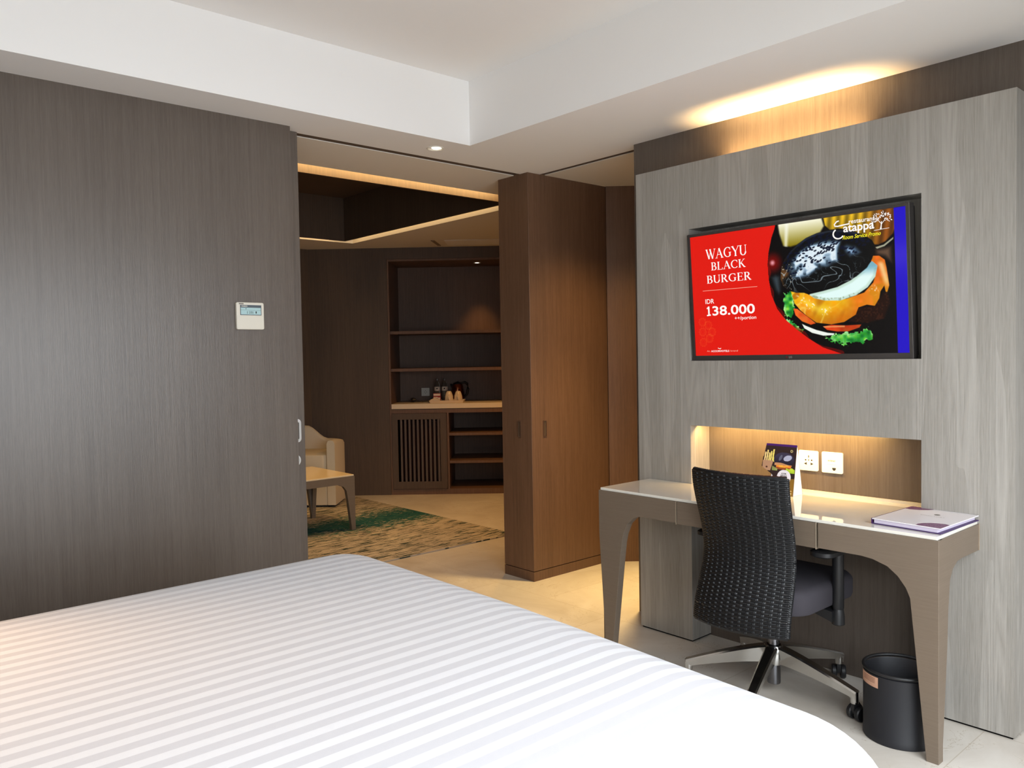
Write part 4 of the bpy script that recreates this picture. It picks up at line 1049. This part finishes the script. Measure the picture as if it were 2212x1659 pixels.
cn = obj('tea_bag_caddy', prism(B(), [(-2.600, TZ), (-2.500, TZ), (-2.500, TZ+.022), (-2.55, TZ+.048), (-2.600, TZ+.026)], 'y', -.135, -.085, xf=lambda v: lwx(Vector((v.x, v.y, v.z)))), mat('cream_card', rgb(220, 200, 172), .5), base=tuple(LW(-2.55, -.11, TZ)), bevel=.002)
tag(cn, 'cream folded caddy at the left front of the minibar tray', 'caddy')
sb = thing('sachet_box', 'red and white sachet box in front of the left bottle', 'box', tuple(LW(-2.535, -.19, TZ)))
bm = B(); lbox(bm, -2.575, -2.500, -.215, -.165, TZ, TZ+.088); obj('carton', bm, mat('red_carton', rgb(150, 40, 30), .5), sb)
bm = B()
for a, b, c, d in ((-2.572, -2.503, .064, .084), (-2.572, -2.530, .040, .052), (-2.530, -2.503, .018, .046), (-2.565, -2.545, .006, .028)): lbox(bm, a, b, -.1648, -.1642, TZ+c, TZ+d)
obj('white_print', bm, mat('white_print', rgb(226, 206, 196), .5), sb)
M_pet = mat('clear_bottle_plastic', rgb(214, 220, 222), .08); M_pet.node_tree.nodes['Principled BSDF'].inputs['Transmission Weight'].default_value = .92; M_pet.node_tree.nodes['Principled BSDF'].inputs['IOR'].default_value = 1.2
def bottle(s, t_, label):
    c = LW(s, t_, TZ); o = thing('water_bottle', label, 'bottle', tuple(c), 'water bottles on the minibar tray')
    bm = B(); lathe(bm, [(0, 0), (.028, 0), (.031, .006), (.031, .06), (.029, .07), (.031, .08), (.031, .155), (.026, .180), (.014, .208), (.0125, .222)], c, 24); obj('bottle_body', bm, M_pet, o, smooth=True)
    bm = B(); lathe(bm, [(.0315, .112), (.0318, .113), (.0318, .152), (.0315, .153)], c, 24); wr = obj('wrapper', bm, mat('white_bottle_wrapper', rgb(212, 204, 196), .5), o, smooth=True)
    bm = B(); cc = c+N2*.0322+Vector((0, 0, .135)); bm.faces.new([bm.verts.new(cc+D2*(.008*math.cos(a*PI/8))+Vector((0, 0, .008*math.sin(a*PI/8)))) for a in range(16)]); obj('print_mark', bm, M_ink, wr)
    bm = B(); lathe(bm, [(.0145, .216), (.0145, .236), (.012, .238), (0, .238)], c, 20); obj('cap', bm, mat('smoky_cap', rgb(92, 94, 98), .25), o, smooth=True)
bottle(-2.541, -.255, 'clear water bottle with white wrapper, on the tray behind the sachet box')
bottle(-2.466, -.265, 'clear water bottle with white wrapper, on the tray between sachet box and kettle')
M_cup = mat('cream_glazed_china', rgb(226, 206, 178), .25)
def cup(s, t_, label):
    c = LW(s, t_, TZ); o = thing('cup', label, 'cup', tuple(c), 'upturned cups on the minibar tray')
    bm = B(); lathe(bm, [(.036, .001), (.041, 0), (.0435, .004), (.0425, .03), (.039, .065), (.031, .092), (.0235, .104), (.0225, .110), (.020, .110), (.019, .104), (0, .103)], c, 28); obj('cup_body', bm, M_cup, o, smooth=True)
    b0 = c+N2*.036; bm = B(); tube(bm, [c+N2*.040+Vector((0, 0, .022)), c+N2*.058+Vector((0, 0, .026)), c+N2*.064+Vector((0, 0, .046)), c+N2*.054+Vector((0, 0, .068)), c+N2*.036+Vector((0, 0, .072))], .0055, 8); obj('cup_handle', bm, M_cup, o, smooth=True)
cup(-2.412, -.155, 'cream upturned cup on the tray, beside the sachet box'); cup(-2.318, -.155, 'cream upturned cup on the tray, at its right end')
c = LW(-2.345, -.425, CT+.001)
kt = thing('kettle', 'copper coloured kettle with black handle behind the upturned cups', 'kettle', tuple(c))
bm = B(); lathe(bm, [(0, 0), (.078, 0), (.080, .006), (.078, .02), (.0, .02)], c, 32); obj('power_base', bm, M_black, kt, smooth=True)
bm = B(); lathe(bm, [(0, .021), (.070, .021), (.072, .03), (.066, .10), (.055, .165), (.048, .178)], c, 36); obj('kettle_body', bm, mat('copper_metal', rgb(196, 128, 96), .18, metal=1.0), kt, smooth=True)
bm = B(); lathe(bm, [(.0485, .177), (.047, .184), (.030, .194), (.012, .198), (.010, .206), (0, .207)], c, 30); obj('lid', bm, M_black, kt, smooth=True)
bm = B(); tube(bm, [c+D2*.042+Vector((0, 0, .185)), c+D2*.075+Vector((0, 0, .196)), c+D2*.104+Vector((0, 0, .178)), c+D2*.110+Vector((0, 0, .125)), c+D2*.098+Vector((0, 0, .07)), c+D2*.072+Vector((0, 0, .045))], [.011, .013, .014, .014, .012, .010], 10); obj('handle', bm, M_black, kt, smooth=True)
bm = B(); tube(bm, [c-D2*.048+Vector((0, 0, .150)), c-D2*.066+Vector((0, 0, .170)), c-D2*.074+Vector((0, 0, .178))], [.018, .012, .007], 10); obj('spout', bm, M_black, kt, smooth=True)

# ceiling details of the lounge
hb = B(); box(hb, -5.43, -5.24, 0, .05, ZC-.004, ZC, xf=lambda v: Vector((v.x, v.y, v.z)))
hb.free()
h0 = Vector((-5.139, 1.352, 0)); h1 = Vector((-5.38, 1.611, 0))
dv = (h1-h0).normalized(); pv = Vector((-dv.y, dv.x, 0)); 
bm = B()
for k in range(3):
    a = h0+pv*(.012*k-.012); prism(bm, [(a.x, a.y), ((a+dv*.35).x, (a+dv*.35).y), ((a+dv*.35+pv*.008).x, (a+dv*.35+pv*.008).y), ((a+pv*.008).x, (a+pv*.008).y)], 'z', ZC-.005, ZC)
vn = obj('air_diffuser', bm, mat('grey_grille', rgb(150, 132, 112), .5), base=(h0.x, h0.y, ZC)); tag(vn, 'slim grey slotted air diffuser in the lounge ceiling', 'air vent')
c1_ = h0+Vector((.07, .08, 0)); c2_ = c1_+D2*1.1
bm = B(); prism(bm, [(c1_.x, c1_.y), (c2_.x, c2_.y), (c2_.x-N2.x*.33, c2_.y-N2.y*.33), (c1_.x-N2.x*.33, c1_.y-N2.y*.33)], 'z', ZC-.005, ZC-.001)
hp = obj('access_hatch', bm, M_white, base=(c1_.x, c1_.y, ZC)); tag(hp, 'flush rectangular access hatch in the lounge ceiling', 'hatch')

# ------------------------------------------------------------------ lounge: rug, coffee table, armchair
def rug_mat():
    m = mat('teal_and_sand_rug', rgb(190, 160, 120), .95, spec=.1); t = NT(m)
    tc = t.n('ShaderNodeTexCoord'); sp = t.n('ShaderNodeSeparateXYZ'); t.l(tc.outputs['Object'], sp.inputs[0])
    d1 = t.noise(t.coord((70, 5.5, 1)), 1.0, 3, .65, .3); d2 = t.noise(t.coord((80, 13, 1)), 1.0, 2, .6)
    big = t.noise(t.coord((1.5, 1.1, 1)), 1.0, 4, .6, .6)
    x = sp.outputs[0]
    band = t.math('SUBTRACT', .42, t.math('ABSOLUTE', t.math('SUBTRACT', x, .02)))          # x is relative to the rug centre
    cover = t.math('ADD', t.math('MULTIPLY', band, 1.3), t.math('SUBTRACT', big, .55))
    sand = t.ramp(big, [(.35, rgb(164, 152, 138)), (.65, rgb(190, 178, 160))])
    teal = t.ramp(d2, [(.35, rgb(16, 58, 66)), (.55, rgb(38, 84, 84)), (.75, rgb(96, 120, 92))])
    dash = t.math('GREATER_THAN', t.math('ADD', d1, t.math('MULTIPLY', big, .14)), .605)
    dash2 = t.math('GREATER_THAN', t.math('ADD', d2, t.math('MULTIPLY', cover, .5)), .56)
    c = t.mix(dash, sand, rgb(44, 58, 54)); c = t.mix(t.math('MULTIPLY', dash2, t.math('GREATER_THAN', cover, -.12)), c, teal)
    t.l(c, t.b.inputs['Base Color']); t.bump(t.noise(t.coord((1, 1, 1)), 300, 2), .4, .004)
    return m
rg_ = obj('area_rug', box(B(), -5.95, -3.60, -1.9, .95, .0005, .009), rug_mat(), base=(-4.875, -.475, 0), bevel=.003); tag(rg_, 'teal and sand patterned rug under the coffee table', 'rug')

ct = thing('coffee_table', 'low coffee table with cream top and taupe curved legs, beyond the doorway', 'coffee table', (-4.98, -.45, .009))
X0, X1, Y0, Y1, CZ = -5.33, -4.625, -1.10, .155, .455
def ct_side(axis, a, b, lo, hi):
    pr = [(lo, CZ-.012), (lo, .009), (lo+.032, .009), (lo+.062, .25), (lo+.075, .33), (lo+.10, .365), (lo+.15, .385), (hi-.15, .385), (hi-.10, .365), (hi-.075, .33), (hi-.062, .25), (hi-.032, .009), (hi, .009), (hi, CZ-.012)]
    return prism(B(), pr, axis, a, b)
f1 = obj('leg_frame', ct_side('x', X1-.035, X1, Y0, Y1), M_taupe, ct); f2 = obj('leg_frame', ct_side('x', X0, X0+.035, Y0, Y1), M_taupe, ct)
f3 = obj('end_apron', ct_side('y', Y1-.035, Y1, X0+.001, X1-.001), M_taupe, ct); f4 = obj('end_apron', ct_side('y', Y0, Y0+.035, X0+.001, X1-.001), M_taupe, ct)
obj('table_top', box(B(), X0+.004, X1-.004, Y0+.004, Y1-.004, CZ-.012, CZ), mat('cream_glass_top', rgb(226, 206, 170), .12), ct, bevel=.002)

ac = thing('tub_armchair', 'cream upholstered tub armchair behind the coffee table', 'armchair', tuple(LW(-3.76, .45, .0)))
M_cloth = mat('cream_upholstery', rgb(206, 192, 170), .85, spec=.2); t = NT(M_cloth); t.bump(t.noise(t.coord((1, 1, 1)), 500, 2), .2, .002)
AS0, AS1, AT0, AT1 = -4.10, -3.40, .06, .675      # across and depth in wall coordinates
# shell: follows a U; outer and inner outline with a height that rises to the back
def uo(k, ins):      # k 0..1 from left front round the back to right front
    r_ = .24-ins; x0, x1, y0, y1 = AS0+ins, AS1-ins, AT0+ins, AT1
    L = [(x0, y1)]; 
    for a in range(180, 271, 10): L.append((x0+r_+r_*math.cos(math.radians(a)), y0+r_+r_*math.sin(math.radians(a))))
    for a in range(270, 361, 10): L.append((x1-r_+r_*math.cos(math.radians(a)), y0+r_+r_*math.sin(math.radians(a))))
    L.append((x1, y1)); return L
def hz(x, y):       # top height
    b = smooth(.60, .16, np.array(y)); r_ = smooth(.26, .05, np.abs(np.array(x)+3.86)); return .632-.035*float(b)+.13*float(b*r_)
bm = B(); O = uo(0, 0); I = uo(0, .075); rings = []
def dens(L):
    out = []
    for a, b in zip(L[:-1], L[1:]):
        m_ = 6 if math.hypot(b[0]-a[0], b[1]-a[1]) > .12 else 1
        for k in range(m_): out.append((a[0]+(b[0]-a[0])*k/m_, a[1]+(b[1]-a[1])*k/m_))
    return out+[L[-1]]
O, I = dens(O), dens(I)
for (ox, oy), (ix, iy) in zip(O, I):
    h = hz((ox+ix)/2, (oy+iy)/2); mx, my = (ox+ix)/2, (oy+iy)/2
    P_ = [(ox, oy, .03), (ox, oy, h-.035), (ox+(mx-ox)*.35, oy+(my-oy)*.35, h-.008), (mx, my, h), (ix+(mx-ix)*.35, iy+(my-iy)*.35, h-.008), (ix, iy, h-.035), (ix, iy, .03)]
    rings.append([lwx(Vector(p)) for p in P_])
loft(bm, rings); obj('tub_back', bm, M_cloth, ac, smooth=True, angle=50)
bm = B(); loft(bm, [[lwx(Vector((x, y, z))) for x, y in rrect(AS0+.076+i_, AS1-.076-i_, AT0+.09+i_, AT1-.004-i_, .05)] for z, i_ in ((.345, .006), (.352, 0), (.475, 0), (.492, .008), (.500, .03))]); obj('seat_cushion', bm, M_cloth, ac, smooth=True)
bm = B(); loft(bm, [[lwx(Vector((x, y, z))) for x, y in rrect(AS0+.076, AS1-.076, AT0+.1, AT1-.006, .02)] for z in (.03, .344)]); obj('seat_base', bm, M_cloth, ac)
for s, t_ in ((AS0+.06, AT1-.06), (AS1-.06, AT1-.06), (AS0+.16, AT0+.14), (AS1-.16, AT0+.14)): obj('foot', lbox(B(), s-.02, s+.02, t_-.02, t_+.02, .0095, .031), M_dark, ac)
